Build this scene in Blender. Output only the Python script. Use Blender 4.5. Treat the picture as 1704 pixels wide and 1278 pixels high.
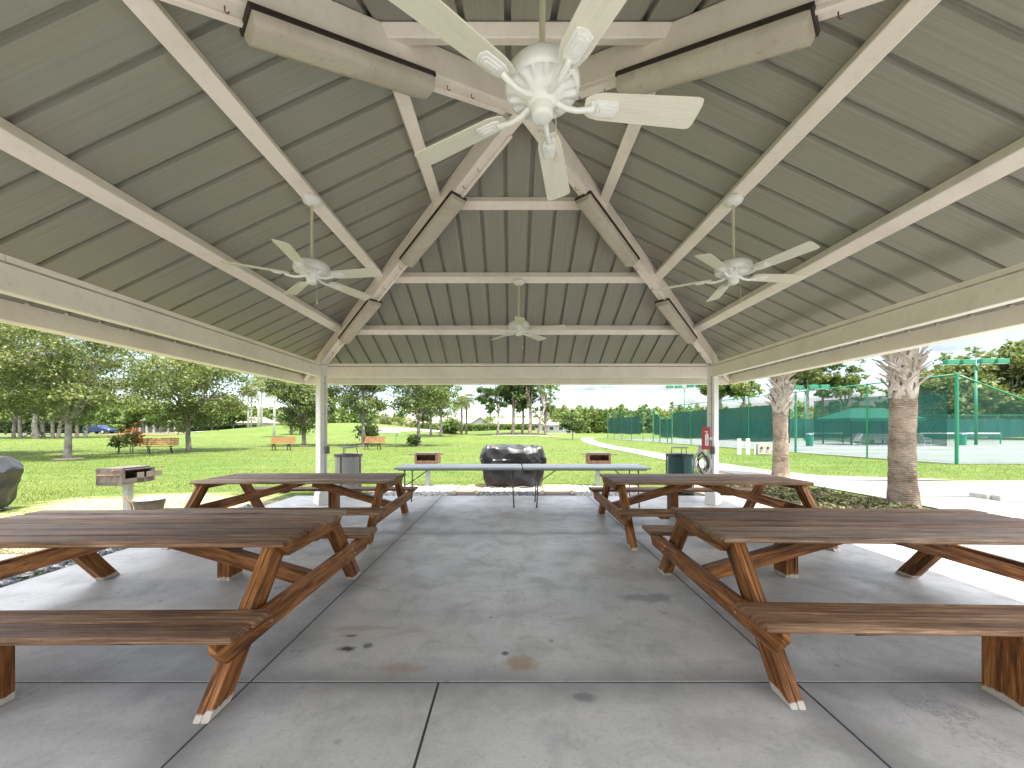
import bpy, math, random
import numpy as np
from mathutils import Vector, Matrix
random.seed(7)
RNG = np.random.default_rng(11)
R = math.radians
for o in list(bpy.data.objects): bpy.data.objects.remove(o)
S = bpy.context.scene
COL = S.collection

# ------------------------------------------------------------------ camera, sky, sun, exposure
H = 1.45            # camera height
F = 640.0           # focal length in photo pixels (1704 wide)
cam = bpy.data.cameras.new('camera')
cam.sensor_width = 36.0
cam.lens = F / 1704 * 36
cam.shift_y = 74 / 1704
cam.clip_end = 6000
cam.clip_start = 0.02
co = bpy.data.objects.new('camera', cam)
COL.objects.link(co)
co.location = (0, 0, H)
co.rotation_euler = (R(90), 0, 0)
S.camera = co

LDIR = Vector((-0.20, 0.22, -1)).normalized()       # the way the sunlight travels
SUN_EL = math.asin(-LDIR.z)
SUN_AZ = math.atan2(-LDIR.x, -LDIR.y)
W = bpy.data.worlds.new('World')
S.world = W
W.use_nodes = True
nt = W.node_tree
nt.nodes.clear()
def wn(t, **k):
    n = nt.nodes.new(t)
    for a, b in k.items(): setattr(n, a, b)
    return n
sky = wn('ShaderNodeTexSky', sky_type='NISHITA', sun_disc=False, sun_elevation=SUN_EL, sun_rotation=SUN_AZ)
sky.air_density = 1.0; sky.dust_density = 0.4; sky.ozone_density = 1.0
tcw = wn('ShaderNodeTexCoord')
sep = wn('ShaderNodeSeparateXYZ')
nt.links.new(tcw.outputs['Generated'], sep.inputs[0])
# clouds lie on a flat layer: direction / (z + c)
add = wn('ShaderNodeMath', operation='ADD'); add.inputs[1].default_value = 0.16
nt.links.new(sep.outputs['Z'], add.inputs[0])
mx_ = wn('ShaderNodeMath', operation='MAXIMUM'); mx_.inputs[1].default_value = 0.04
nt.links.new(add.outputs[0], mx_.inputs[0])
dx = wn('ShaderNodeMath', operation='DIVIDE'); dy = wn('ShaderNodeMath', operation='DIVIDE')
nt.links.new(sep.outputs['X'], dx.inputs[0]); nt.links.new(mx_.outputs[0], dx.inputs[1])
nt.links.new(sep.outputs['Y'], dy.inputs[0]); nt.links.new(mx_.outputs[0], dy.inputs[1])
cmb = wn('ShaderNodeCombineXYZ')
nt.links.new(dx.outputs[0], cmb.inputs[0]); nt.links.new(dy.outputs[0], cmb.inputs[1])
cn = wn('ShaderNodeTexNoise'); cn.inputs['Scale'].default_value = 1.15; cn.inputs['Detail'].default_value = 9
cn.inputs['Roughness'].default_value = 0.56
nt.links.new(cmb.outputs[0], cn.inputs['Vector'])
cr = wn('ShaderNodeValToRGB')
cr.color_ramp.elements[0].position = 0.43; cr.color_ramp.elements[1].position = 0.60
nt.links.new(cn.outputs['Fac'], cr.inputs[0])
cn2 = wn('ShaderNodeTexNoise'); cn2.inputs['Scale'].default_value = 2.6; cn2.inputs['Detail'].default_value = 6
nt.links.new(cmb.outputs[0], cn2.inputs['Vector'])
cc = wn('ShaderNodeValToRGB')
cc.color_ramp.elements[0].position = 0.35; cc.color_ramp.elements[0].color = (10.5, 10.8, 11.2, 1)
cc.color_ramp.elements[1].position = 0.62; cc.color_ramp.elements[1].color = (17, 17, 17, 1)
nt.links.new(cn2.outputs['Fac'], cc.inputs[0])
mixw = wn('ShaderNodeMix', data_type='RGBA')
nt.links.new(cr.outputs[0], mixw.inputs['Factor'])
nt.links.new(sky.outputs[0], mixw.inputs['A'])
# cloud brightness by height: bright band added to light the pavilion inside, dimmer overhead
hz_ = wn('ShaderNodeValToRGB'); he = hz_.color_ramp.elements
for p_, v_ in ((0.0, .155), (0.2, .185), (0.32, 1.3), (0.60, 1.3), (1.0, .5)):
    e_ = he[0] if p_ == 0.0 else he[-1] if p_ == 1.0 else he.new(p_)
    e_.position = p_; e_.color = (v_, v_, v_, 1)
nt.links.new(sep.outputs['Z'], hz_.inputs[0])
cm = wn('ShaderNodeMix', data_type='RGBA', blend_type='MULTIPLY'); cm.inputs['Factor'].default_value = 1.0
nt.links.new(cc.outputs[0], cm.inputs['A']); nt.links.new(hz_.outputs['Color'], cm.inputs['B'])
# extra brightness added to the clouds behind the camera, to light the near floor
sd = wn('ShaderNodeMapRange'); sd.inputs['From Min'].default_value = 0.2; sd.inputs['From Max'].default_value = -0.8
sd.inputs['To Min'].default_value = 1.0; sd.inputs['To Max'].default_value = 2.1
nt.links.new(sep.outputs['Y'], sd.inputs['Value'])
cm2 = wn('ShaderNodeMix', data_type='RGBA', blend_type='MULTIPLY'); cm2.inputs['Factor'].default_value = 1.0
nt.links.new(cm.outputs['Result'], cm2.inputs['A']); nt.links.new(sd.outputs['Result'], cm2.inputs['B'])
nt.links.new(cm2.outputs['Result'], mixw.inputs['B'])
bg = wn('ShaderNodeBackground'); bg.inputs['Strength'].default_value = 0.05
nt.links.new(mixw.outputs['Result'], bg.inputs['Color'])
wo = wn('ShaderNodeOutputWorld')
nt.links.new(bg.outputs[0], wo.inputs['Surface'])

sl = bpy.data.lights.new('sun', 'SUN'); sl.energy = 2.4; sl.angle = R(0.55); sl.color = (1.0, 0.955, 0.88)
so = bpy.data.objects.new('sun', sl); COL.objects.link(so)
so.rotation_euler = LDIR.to_track_quat('-Z', 'Y').to_euler()
so.location = (0, 0, 60)

S.view_settings.view_transform = 'Standard'
S.view_settings.look = 'None'
S.view_settings.exposure = 2.76
S.view_settings.gamma = 1.0
S.cycles.use_denoising = True
S.cycles.max_bounces = 10
S.cycles.diffuse_bounces = 6
S.cycles.transparent_max_bounces = 24
S.cycles.sample_clamp_indirect = 8

# ------------------------------------------------------------------ helpers
def tag(o, label=None, cat=None, group=None, kind=None):
    if label: o['label'] = label
    if cat: o['category'] = cat
    if group: o['group'] = group
    if kind: o['kind'] = kind
    return o

def thing(name, label, cat, loc=(0, 0, 0), rz=0.0, group=None):
    o = bpy.data.objects.new(name, None)
    COL.objects.link(o)
    o.empty_display_size = 0.2
    o.location = loc
    o.rotation_euler = (0, 0, rz)
    return tag(o, label, cat, group)

def copy_tree(o, parent=None):
    c = o.copy()
    COL.objects.link(c)
    c.parent = parent
    for ch in list(o.children):
        copy_tree(ch, c)
    return c

def px_x(px, Y): return (px - 852) / F * Y
def px_z(py, Y): return H - (py - 713) / F * Y
def gp(px, py, z=0.0):
    Y = (H - z) * F / (py - 713)
    return ((px - 852) / F * Y, Y)

def sm(a, b, t):
    t = min(1.0, max(0.0, (t - a) / (b - a)))
    return t * t * (3 - 2 * t)
def gz(x, y):
    rise = 0.5 * sm(30, 72, y) * (1 - sm(3, 9, x))
    m1 = 2.0 * math.exp(-((x + 31) / 15) ** 2 - ((y - 78) / 13) ** 2)
    m2 = 1.2 * math.exp(-((x + 50) / 12) ** 2 - ((y - 82) / 12) ** 2)
    m3 = 0.7 * math.exp(-((x - 1) / 9) ** 2 - ((y - 74) / 8) ** 2)
    return rise + m1 + m2 + m3

class MB:
    """collects faces, linked as ONE mesh object"""
    def __init__(s):
        s.v = []; s.f = []; s.uv = []; s.mi = []; s.m = 0
    def face(s, pts, uvs=None):
        i = len(s.v)
        s.v.extend([tuple(p) for p in pts])
        s.f.append(tuple(range(i, i + len(pts))))
        s.uv.append(uvs or [(p[0], p[1]) for p in pts])
        s.mi.append(s.m)
    def poly(s, verts, faces, uvfn=None):
        i = len(s.v)
        s.v.extend([tuple(p) for p in verts])
        for f in faces:
            s.f.append(tuple(i + k for k in f))
            s.uv.append([uvfn(verts[k]) if uvfn else (verts[k][0], verts[k][1] + verts[k][2]) for k in f])
            s.mi.append(s.m)
    def box(s, c, size, M=None, grain=0, taper=None):
        hx, hy, hz = size[0] / 2, size[1] / 2, size[2] / 2
        loc = [(sx * hx, sy * hy, sz * hz) for sz in (-1, 1) for sy in (-1, 1) for sx in (-1, 1)]
        if taper:
            loc = [(x * (taper if z > 0 else 1), y * (taper if z > 0 else 1), z) for x, y, z in loc]
        M = M or Matrix.Identity(3)
        C = Vector(c)
        P = [C + M @ Vector(l) for l in loc]
        oth = [k for k in range(3) if k != grain]
        ou, ov = random.random() * 7, random.random() * 7
        i = len(s.v)
        s.v.extend([tuple(p) for p in P])
        for f in ((0, 2, 3, 1), (4, 5, 7, 6), (0, 1, 5, 4), (2, 6, 7, 3), (0, 4, 6, 2), (1, 3, 7, 5)):
            s.f.append(tuple(i + k for k in f))
            s.uv.append([(loc[k][grain] + ou, loc[k][oth[0]] + loc[k][oth[1]] + ov) for k in f])
            s.mi.append(s.m)
    def bar(s, p0, p1, w, h, up=(0, 0, 1), shear0=None):
        """a square bar from p0 to p1, w wide, h high (along up)"""
        p0 = Vector(p0); p1 = Vector(p1)
        d = p1 - p0; L = d.length; d.normalize()
        up = Vector(up); side = up.cross(d)
        if side.length < 1e-5: side = Vector((1, 0, 0)).cross(d)
        side.normalize(); u = d.cross(side)
        M = Matrix((d, side, u)).transposed()
        s.box((p0 + p1) / 2, (L, w, h), M, 0)
    def tube(s, pts, r, n=8, cap=True, rs=None):
        pts = [Vector(p) for p in pts]
        rings = []
        ref = None
        L = 0
        i0 = len(s.v)
        for k, p in enumerate(pts):
            a = pts[max(0, k - 1)]; b = pts[min(len(pts) - 1, k + 1)]
            t = (b - a)
            if t.length < 1e-9: t = Vector((0, 0, 1))
            t.normalize()
            if ref is None:
                ref = Vector((1, 0, 0)) if abs(t.x) < 0.9 else Vector((0, 1, 0))
            x = (ref - t * ref.dot(t))
            if x.length < 1e-4:
                x = t.orthogonal()
            x.normalize(); y = t.cross(x); ref = x
            rr = rs[k] if rs else r
            if k: L += (p - pts[k - 1]).length
            for j in range(n):
                a_ = 2 * math.pi * j / n
                s.v.append(tuple(p + x * (rr * math.cos(a_)) + y * (rr * math.sin(a_))))
            rings.append(L)
        for k in range(len(pts) - 1):
            for j in range(n):
                j2 = (j + 1) % n
                s.f.append((i0 + k * n + j, i0 + k * n + j2, i0 + (k + 1) * n + j2, i0 + (k + 1) * n + j))
                rr = rs[k] if rs else r
                c = 2 * math.pi * rr / n
                s.uv.append([(rings[k], j * c), (rings[k], (j + 1) * c), (rings[k + 1], (j + 1) * c), (rings[k + 1], j * c)])
                s.mi.append(s.m)
        if cap:
            e = i0 + (len(pts) - 1) * n
            s.f.append(tuple(i0 + j for j in reversed(range(n)))); s.uv.append([(0, 0)] * n); s.mi.append(s.m)
            s.f.append(tuple(e + j for j in range(n))); s.uv.append([(0, 0)] * n); s.mi.append(s.m)
    def lathe(s, prof, n=24, c=(0, 0, 0), a0=0.0):
        i0 = len(s.v)
        for r, z in prof:
            for j in range(n):
                a = 2 * math.pi * j / n + a0
                s.v.append((c[0] + r * math.cos(a), c[1] + r * math.sin(a), c[2] + z))
        for k in range(len(prof) - 1):
            for j in range(n):
                j2 = (j + 1) % n
                s.f.append((i0 + k * n + j, i0 + k * n + j2, i0 + (k + 1) * n + j2, i0 + (k + 1) * n + j))
                s.uv.append([(j / n, prof[k][1]), ((j + 1) / n, prof[k][1]), ((j + 1) / n, prof[k + 1][1]), (j / n, prof[k + 1][1])])
                s.mi.append(s.m)
        if prof[0][0] > 1e-6:
            s.f.append(tuple(i0 + j for j in reversed(range(n)))); s.uv.append([(0, 0)] * n); s.mi.append(s.m)
        if prof[-1][0] > 1e-6:
            e = i0 + (len(prof) - 1) * n
            s.f.append(tuple(e + j for j in range(n))); s.uv.append([(0, 0)] * n); s.mi.append(s.m)
    def prism(s, outline, h, z=0.0, M=None, off=(0, 0, 0)):
        """outline in xy extruded from z to z+h"""
        n = len(outline)
        vs = [Vector((x, y, z)) for x, y in outline] + [Vector((x, y, z + h)) for x, y in outline]
        if M is not None: vs = [M @ v for v in vs]
        vs = [v + Vector(off) for v in vs]
        i = len(s.v)
        s.v.extend([tuple(v) for v in vs])
        loc = [(x, y) for x, y in outline] * 2
        fs = [tuple(reversed(range(n))), tuple(range(n, 2 * n))] + [(k, (k + 1) % n, n + (k + 1) % n, n + k) for k in range(n)]
        for f in fs:
            s.f.append(tuple(i + k for k in f)); s.uv.append([loc[k] for k in f]); s.mi.append(s.m)
    def build(s, name, mats, parent=None, smooth=False, bevel=0, loc=None, autosmooth=None):
        me = bpy.data.meshes.new(name)
        me.from_pydata(s.v, [], s.f)
        uvl = me.uv_layers.new(name='UVMap')
        flat = [c for f in s.uv for uv in f for c in uv]
        uvl.data.foreach_set('uv', flat)
        for m in (mats if isinstance(mats, (list, tuple)) else [mats]): me.materials.append(m)
        me.polygons.foreach_set('material_index', s.mi)
        if smooth: me.polygons.foreach_set('use_smooth', [True] * len(s.f))
        me.update()
        o = bpy.data.objects.new(name, me)
        COL.objects.link(o)
        if parent: o.parent = parent
        if loc: o.location = loc
        if smooth and autosmooth:
            md = o.modifiers.new('edges', 'EDGE_SPLIT'); md.split_angle = R(autosmooth)
        if bevel:
            b = o.modifiers.new('bevel', 'BEVEL'); b.width = bevel; b.segments = 2; b.limit_method = 'ANGLE'; b.angle_limit = R(40)
        return o

# ------------------------------------------------------------------ materials
class NM:
    def __init__(s, name):
        s.m = bpy.data.materials.new(name); s.m.use_nodes = True
        s.t = s.m.node_tree; s.b = s.t.nodes['Principled BSDF']; s.out = s.t.nodes['Material Output']
    def n(s, t, **k):
        x = s.t.nodes.new(t)
        for a, b in k.items(): setattr(x, a, b)
        return x
    def l(s, a, b): s.t.links.new(a, b)
    def coord(s, kind='Object', scale=(1, 1, 1), loc=(0, 0, 0)):
        tc = s.n('ShaderNodeTexCoord'); mp = s.n('ShaderNodeMapping')
        mp.inputs['Scale'].default_value = scale; mp.inputs['Location'].default_value = loc
        s.l(tc.outputs[kind], mp.inputs[0]); return mp.outputs[0]
    def noise(s, vec, scale, detail=4, rough=0.55, out='Fac', dist=0.0):
        x = s.n('ShaderNodeTexNoise'); x.inputs['Scale'].default_value = scale; x.inputs['Detail'].default_value = detail
        x.inputs['Roughness'].default_value = rough; x.inputs['Distortion'].default_value = dist
        s.l(vec, x.inputs['Vector']); return x.outputs[out]
    def vor(s, vec, scale, feature='F1', out='Distance'):
        x = s.n('ShaderNodeTexVoronoi', feature=feature); x.inputs['Scale'].default_value = scale
        s.l(vec, x.inputs['Vector']); return x.outputs[out]
    def ramp(s, fac, stops):
        x = s.n('ShaderNodeValToRGB'); e = x.color_ramp.elements
        while len(e) < len(stops): e.new(0.5)
        for k, (p, c) in enumerate(stops):
            e[k].position = p; e[k].color = (c[0], c[1], c[2], 1) if isinstance(c, (tuple, list)) else (c, c, c, 1)
        s.l(fac, x.inputs[0]); return x.outputs[0]
    def mix(s, fac, a, b, blend='MIX'):
        x = s.n('ShaderNodeMix', data_type='RGBA', blend_type=blend)
        for sock, v in (('Factor', fac), ('A', a), ('B', b)):
            if isinstance(v, (int, float)): x.inputs[sock].default_value = v if sock == 'Factor' else (v, v, v, 1)
            elif isinstance(v, (tuple, list)): x.inputs[sock].default_value = (v[0], v[1], v[2], 1)
            else: s.l(v, x.inputs[sock])
        return x.outputs['Result']
    def math(s, op, a, b=0.0, clamp=False):
        x = s.n('ShaderNodeMath', operation=op, use_clamp=clamp)
        for k, v in enumerate((a, b)):
            if isinstance(v, (int, float)): x.inputs[k].default_value = v
            else: s.l(v, x.inputs[k])
        return x.outputs[0]
    def bump(s, h, strength=0.3, dist=0.01):
        x = s.n('ShaderNodeBump'); x.inputs['Strength'].default_value = strength; x.inputs['Distance'].default_value = dist
        s.l(h, x.inputs['Height']); s.l(x.outputs[0], s.b.inputs['Normal'])
    def fin(s, col, rough=0.6, metal=0.0, spec=0.5):
        if isinstance(col, (tuple, list)): s.b.inputs['Base Color'].default_value = (col[0], col[1], col[2], 1)
        else: s.l(col, s.b.inputs['Base Color'])
        if isinstance(rough, (int, float)): s.b.inputs['Roughness'].default_value = rough
        else: s.l(rough, s.b.inputs['Roughness'])
        s.b.inputs['Metallic'].default_value = metal
        s.b.inputs['Specular IOR Level'].default_value = spec
        return s.m

def paint(name, col, rough=0.5, dirt=0.12, scale=3.0, metal=0.0, dirtcol=None, spec=0.4, bump=0.05):
    m = NM(name); v = m.coord('Object')
    a = m.noise(v, scale, 6, 0.6); b = m.noise(v, scale * 11, 3, 0.6)
    d = dirtcol or tuple(c * 0.45 for c in col)
    f = m.ramp(a, [(0.45, 0.0), (0.75, 1.0)])
    c1 = m.mix(m.math('MULTIPLY', f, dirt * 2.2), col, d)
    c2 = m.mix(m.math('MULTIPLY', m.ramp(b, [(0.55, 0.0), (0.7, 1.0)]), dirt), c1, d)
    if bump: m.bump(b, bump, 0.003)
    return m.fin(c2, rough, metal, spec)

def wood(name, stops, rough=0.62, feet=False, vs=16.0, dk=0.5, us=1.0):
    m = NM(name)
    v = m.coord('UV', (us, vs, 1))
    v2 = m.coord('UV', (0.8, 5, 1))
    g = m.noise(v, 2.2, 7, 0.62, dist=1.1)
    fine = m.noise(m.coord('UV', (3, 120, 1)), 2.0, 4, 0.6)
    blot = m.noise(v2, 1.6, 4, 0.6)
    t = m.math('ADD', m.math('MULTIPLY', g, 0.62), m.math('MULTIPLY', blot, 0.38))
    c = m.ramp(t, stops)
    c = m.mix(m.math('MULTIPLY', m.ramp(fine, [(0.42, 1.0), (0.6, 0.0)]), dk), c, (0.02, 0.011, 0.007))
    # knots
    kn = m.vor(m.coord('UV', (1.0, 5.5, 1)), 1.25)
    if dk > .2: c = m.mix(m.ramp(kn, [(0.0, 0.85), (0.06, 0.7), (0.09, 0.0)]), c, (0.022, 0.011, 0.006))
    if feet:
        o = m.n('ShaderNodeTexCoord'); sx = m.n('ShaderNodeSeparateXYZ'); m.l(o.outputs['Object'], sx.inputs[0])
        nz = m.noise(m.coord('Object', (1, 1, 0.5)), 16, 4, 0.7)
        h = m.math('ADD', sx.outputs['Z'], m.math('MULTIPLY', nz, -0.062))
        c = m.mix(m.ramp(h, [(0.0, 0.9), (0.006, 0.0)]), c, (0.50, 0.45, 0.38))
    m.bump(m.math('ADD', m.math('MULTIPLY', g, 0.7), fine), 0.35, 0.004)
    return m.fin(c, rough, 0, 0.22)

def leafmat(name, stops, trans=0.35, rough=0.55):
    m = NM(name)
    a = m.n('ShaderNodeAttribute', attribute_name='tone')
    c = m.ramp(a.outputs['Fac'], stops)
    m.fin(c, rough, 0, 0.3)
    tr = m.n('ShaderNodeBsdfTranslucent')
    m.l(m.mix(0.5, c, (0.16, 0.22, 0.03)), tr.inputs[0])
    mx = m.n('ShaderNodeMixShader'); mx.inputs[0].default_value = trans
    m.l(m.b.outputs[0], mx.inputs[1]); m.l(tr.outputs[0], mx.inputs[2])
    m.l(mx.outputs[0], m.out.inputs['Surface'])
    return m.m

M = {}
M['beam'] = paint('cream_painted_steel', (0.87, 0.81, 0.735), 0.42, 0.12, 1.6, dirtcol=(0.42, 0.35, 0.27))
M['post'] = paint('white_painted_steel', (0.82, 0.80, 0.765), 0.42, 0.10, 2.2, dirtcol=(0.45, 0.42, 0.37))
M['fan'] = paint('white_fan_enamel', (0.78, 0.79, 0.75), 0.32, 0.05, 5)
M['rod'] = paint('yellowed_downrod', (0.52, 0.50, 0.36), 0.4, 0.08, 5)
M['white'] = paint('white_paint', (0.68, 0.68, 0.66), 0.5, 0.08, 3)
M['dark'] = paint('dark_housing', (0.035, 0.028, 0.022), 0.6, 0.1, 5)
M['black'] = paint('black_metal', (0.02, 0.02, 0.022), 0.45, 0.1, 6)
M['steel'] = paint('galvanised_steel', (0.42, 0.43, 0.44), 0.45, 0.25, 5, metal=0.5)
M['rust'] = paint('rusty_steel', (0.24, 0.13, 0.075), 0.75, 0.5, 9, metal=0.2, dirtcol=(0.07, 0.045, 0.03))
M['soot'] = paint('sooty_steel', (0.13, 0.105, 0.09), 0.65, 0.4, 7, metal=0.2, dirtcol=(0.035, 0.03, 0.028))
M['green_post'] = paint('green_fence_enamel', (0.015, 0.17, 0.085), 0.4, 0.1, 4)
M['bin_green'] = paint('bin_dark_green', (0.02, 0.07, 0.075), 0.5, 0.2, 5)
M['bin_liner'] = paint('bin_liner_grey', (0.14, 0.18, 0.2), 0.5, 0.2, 5)
M['red'] = paint('red_sign_enamel', (0.30, 0.012, 0.02), 0.4, 0.06, 5)
M['plastic_table'] = paint('grey_white_table_plastic', (0.47, 0.48, 0.485), 0.42, 0.05, 8)
M['table_leg'] = paint('dark_table_leg', (0.10, 0.105, 0.11), 0.4, 0.1, 6, metal=0.3)
M['chrome'] = paint('bright_steel', (0.62, 0.62, 0.62), 0.3, 0.05, 6, metal=0.8)
M['bench_wood'] = wood('orange_bench_slats', [(0.3, (0.16, 0.070, 0.028)), (0.5, (0.27, 0.125, 0.053)), (0.7, (0.36, 0.18, 0.085))], 0.5, vs=8)
TOPS = [wood('weathered_board_brown', [(0.36, (0.065, 0.032, 0.018)), (0.46, (0.201, 0.102, 0.052)), (0.54, (0.330, 0.186, 0.103)), (0.66, (0.566, 0.383, 0.246))], 0.6, vs=22, us=.55),
        wood('weathered_board_grey', [(0.36, (0.088, 0.052, 0.034)), (0.46, (0.248, 0.157, 0.101)), (0.54, (0.401, 0.273, 0.185)), (0.66, (0.637, 0.487, 0.358))], 0.58, vs=20, us=.5),
        wood('weathered_board_dark', [(0.36, (0.047, 0.023, 0.013)), (0.46, (0.147, 0.075, 0.040)), (0.56, (0.283, 0.157, 0.090)), (0.70, (0.519, 0.348, 0.235))], 0.55, vs=24, us=.6)]
M['wood_top'] = TOPS
M['wood_leg'] = wood('stained_table_timber', [(0.36, (0.039, 0.013, 0.004)), (0.46, (0.179, 0.062, 0.015)), (0.55, (0.358, 0.140, 0.037)), (0.68, (0.582, 0.269, 0.094))], 0.5, feet=True, vs=12)
M['timber'] = wood('pale_edging_timber', [(0.3, (0.26, 0.21, 0.15)), (0.5, (0.44, 0.37, 0.28)), (0.75, (0.6, 0.53, 0.42))], 0.8)
M['fan_blade'] = wood('cream_blade_grain', [(0.3, (0.66, 0.64, 0.54)), (0.5, (0.71, 0.69, 0.58)), (0.75, (0.75, 0.73, 0.62))], 0.4, vs=22, dk=0.07)

def m_deck():
    m = NM('roof_deck_metal')
    a = m.noise(m.coord('UV', (0.5, 34, 1)), 2.0, 5, 0.6)
    b = m.noise(m.coord('Object'), 0.7, 5, 0.6)
    c = m.ramp(a, [(0.3, (0.255, 0.25, 0.205)), (0.7, (0.335, 0.325, 0.275))])
    c = m.mix(m.ramp(b, [(0.42, 0.0), (0.68, 0.55)]), c, (0.27, 0.285, 0.235))
    c = m.mix(m.ramp(m.noise(m.coord('UV', (1, 3, 1)), 1.3, 5), [(0.55, 0.0), (0.75, 0.3)]), c, (0.31, 0.28, 0.21))
    return m.fin(c, 0.5, 0, 0.4)
M['deck'] = m_deck()

def m_concrete(name, base, stains=(), joints_x=(), joints_y=(), rough=0.5, amount=1.0):
    m = NM(name); v = m.coord('Object')
    big = m.noise(v, 0.55, 6, 0.6); mid = m.noise(v, 3.2, 7, 0.65, dist=0.6); fine = m.noise(v, 60, 4, 0.7)
    strk = m.noise(m.coord('Object', (0.5, 2.2, 1)), 1.4, 6, 0.6)
    c = m.ramp(big, [(0.35, tuple(x * 0.80 for x in base)), (0.65, tuple(x * 1.12 for x in base))])
    c = m.mix(m.math('MULTIPLY', m.ramp(mid, [(0.47, 0.0), (0.66, 1.0)]), 0.5 * amount), c, tuple(x * 0.55 for x in base))
    c = m.mix(m.math('MULTIPLY', m.ramp(strk, [(0.50, 0.0), (0.72, 1.0)]), 0.45 * amount), c, tuple(x * 0.55 for x in base))
    c = m.mix(m.math('MULTIPLY', m.ramp(fine, [(0.50, 0.0), (0.70, 1.0)]), 0.42), c, tuple(x * 0.58 for x in base))
    gr = m.noise(v, 22, 6, 0.75)
    c = m.mix(m.math('MULTIPLY', m.ramp(gr, [(0.54, 0.0), (0.70, 1.0)]), 0.5 * amount), c, tuple(x * 0.5 for x in base))
    c = m.mix(m.math('MULTIPLY', m.ramp(gr, [(0.28, 1.0), (0.42, 0.0)]), 0.35 * amount), c, tuple(min(.7, x * 1.3) for x in base))
    warm = m.noise(m.coord('Object', (1, 1, 1), (7, 3, 0)), 0.9, 5, 0.65)
    c = m.mix(m.math('MULTIPLY', m.ramp(warm, [(0.52, 0.0), (0.72, 1.0)]), 0.35 * amount), c, (base[0] * .82, base[1] * .72, base[2] * .60))
    # small spots of dirt and gum
    sp = m.vor(v, 4.2); spm = m.ramp(sp, [(0.0, 1.0), (0.055, 0.9), (0.10, 0.0)])
    keep = m.ramp(m.noise(v, 2.3, 2), [(0.50, 0.0), (0.56, 1.0)])
    c = m.mix(m.math('MULTIPLY', m.math('MULTIPLY', spm, keep), 0.65 * amount), c, tuple(x * 0.28 for x in base))
    sp2 = m.vor(v, 13.0); spm2 = m.ramp(sp2, [(0.0, 1.0), (0.05, 0.8), (0.1, 0.0)])
    keep2 = m.ramp(m.noise(v, 3.7, 2), [(0.54, 0.0), (0.6, 1.0)])
    c = m.mix(m.math('MULTIPLY', m.math('MULTIPLY', spm2, keep2), 0.6 * amount), c, tuple(x * 0.3 for x in base))
    dv = m.n('ShaderNodeVectorMath', operation='ADD'); m.l(v, dv.inputs[0]); m.l(m.noise(v, 1.7, 6, 0.7, out='Color'), dv.inputs[1])
    ck = m.ramp(m.vor(dv.outputs[0], 0.42, 'DISTANCE_TO_EDGE'), [(0.0, 1.0), (0.0022, 0.7), (0.0045, 0.0)])
    c = m.mix(m.math('MULTIPLY', m.math('MULTIPLY', ck, m.ramp(m.noise(v, 0.8, 3), [(0.48, 0.0), (0.56, 1.0)])), 0.6 * amount), c, tuple(x * 0.3 for x in base))
    sep = m.n('ShaderNodeSeparateXYZ'); m.l(v, sep.inputs[0])
    wob = m.math('MULTIPLY', m.math('SUBTRACT', m.noise(v, 2.6, 5), 0.5), 0.3)
    jm = None
    for ax, js in (('X', joints_x), ('Y', joints_y)):
        for j in js:
            d = m.math('ABSOLUTE', m.math('ADD', m.math('SUBTRACT', sep.outputs[ax], j), wob))
            f = m.ramp(d, [(0.0, 0.85), (0.07, 0.6), (0.24, 0.0)])
            jm = f if jm is None else m.math('MAXIMUM', jm, f)
    if jm is not None:
        c = m.mix(m.math('MULTIPLY', jm, 0.9), c, tuple(x * 0.40 for x in base))
    for (x, y, rx, ry, col, s) in stains:
        ddx = m.math('DIVIDE', m.math('SUBTRACT', sep.outputs['X'], x), rx)
        ddy = m.math('DIVIDE', m.math('SUBTRACT', sep.outputs['Y'], y), ry)
        q = m.math('SQRT', m.math('ADD', m.math('MULTIPLY', ddx, ddx), m.math('MULTIPLY', ddy, ddy)))
        q = m.math('ADD', q, m.math('MULTIPLY', m.math('SUBTRACT', m.noise(v, 9, 5, 0.7), 0.5), 1.6))
        c = m.mix(m.ramp(q, [(0.5, s), (1.0, 0.0)]), c, col)
    m.bump(m.math('ADD', m.math('MULTIPLY', fine, 0.5), mid), 0.15, 0.006)
    rr = m.ramp(mid, [(0.3, rough - 0.1), (0.7, rough + 0.15)])
    return m.fin(c, rr, 0, 0.4)

JX = (-1.50, 1.62); JY = (2.2, 5.33)
tan = (0.30, 0.19, 0.10)
g1 = gp(865, 1103); g2 = gp(672, 1112); g3 = gp(578, 1080); g4 = gp(612, 1075); g5 = gp(600, 1045); g6 = gp(972, 1160); g7 = gp(840, 1087)
g8 = gp(1080, 995); g9 = gp(585, 1058)
M['slab'] = m_concrete('pavilion_floor_concrete', (0.485, 0.468, 0.448),
    stains=[(g1[0], g1[1], .13, .10, tan, .75), (g2[0], g2[1], .16, .06, tan, .5), (g3[0], g3[1], .075, .04, (0.03, .02, .018), .95),
            (g4[0], g4[1], .04, .04, (.08, .08, .08), .8), (g5[0], g5[1], .3, .05, tan, .35), (g6[0], g6[1], .07, .05, (.12, .12, .12), .7),
            (g7[0], g7[1], .03, .03, (.06, .055, .05), .9), (g8[0], g8[1], .3, .1, (.14, .135, .135), .6), (g9[0], g9[1], .05, .02, (.1, .08, .06), .8)],
    joints_x=JX, joints_y=JY, rough=0.44)
M['path'] = m_concrete('sunlit_path_concrete', (0.235, 0.228, 0.212), rough=0.75, amount=0.35)
M['asphalt'] = m_concrete('driveway_asphalt', (0.11, 0.11, 0.115), rough=0.8, amount=0.5)
M['kerb'] = m_concrete('kerb_concrete', (0.36, 0.35, 0.33), rough=0.75, amount=0.7)
M['court'] = m_concrete('court_clay', (0.105, 0.125, 0.113), rough=0.85, amount=0.35)
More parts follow.
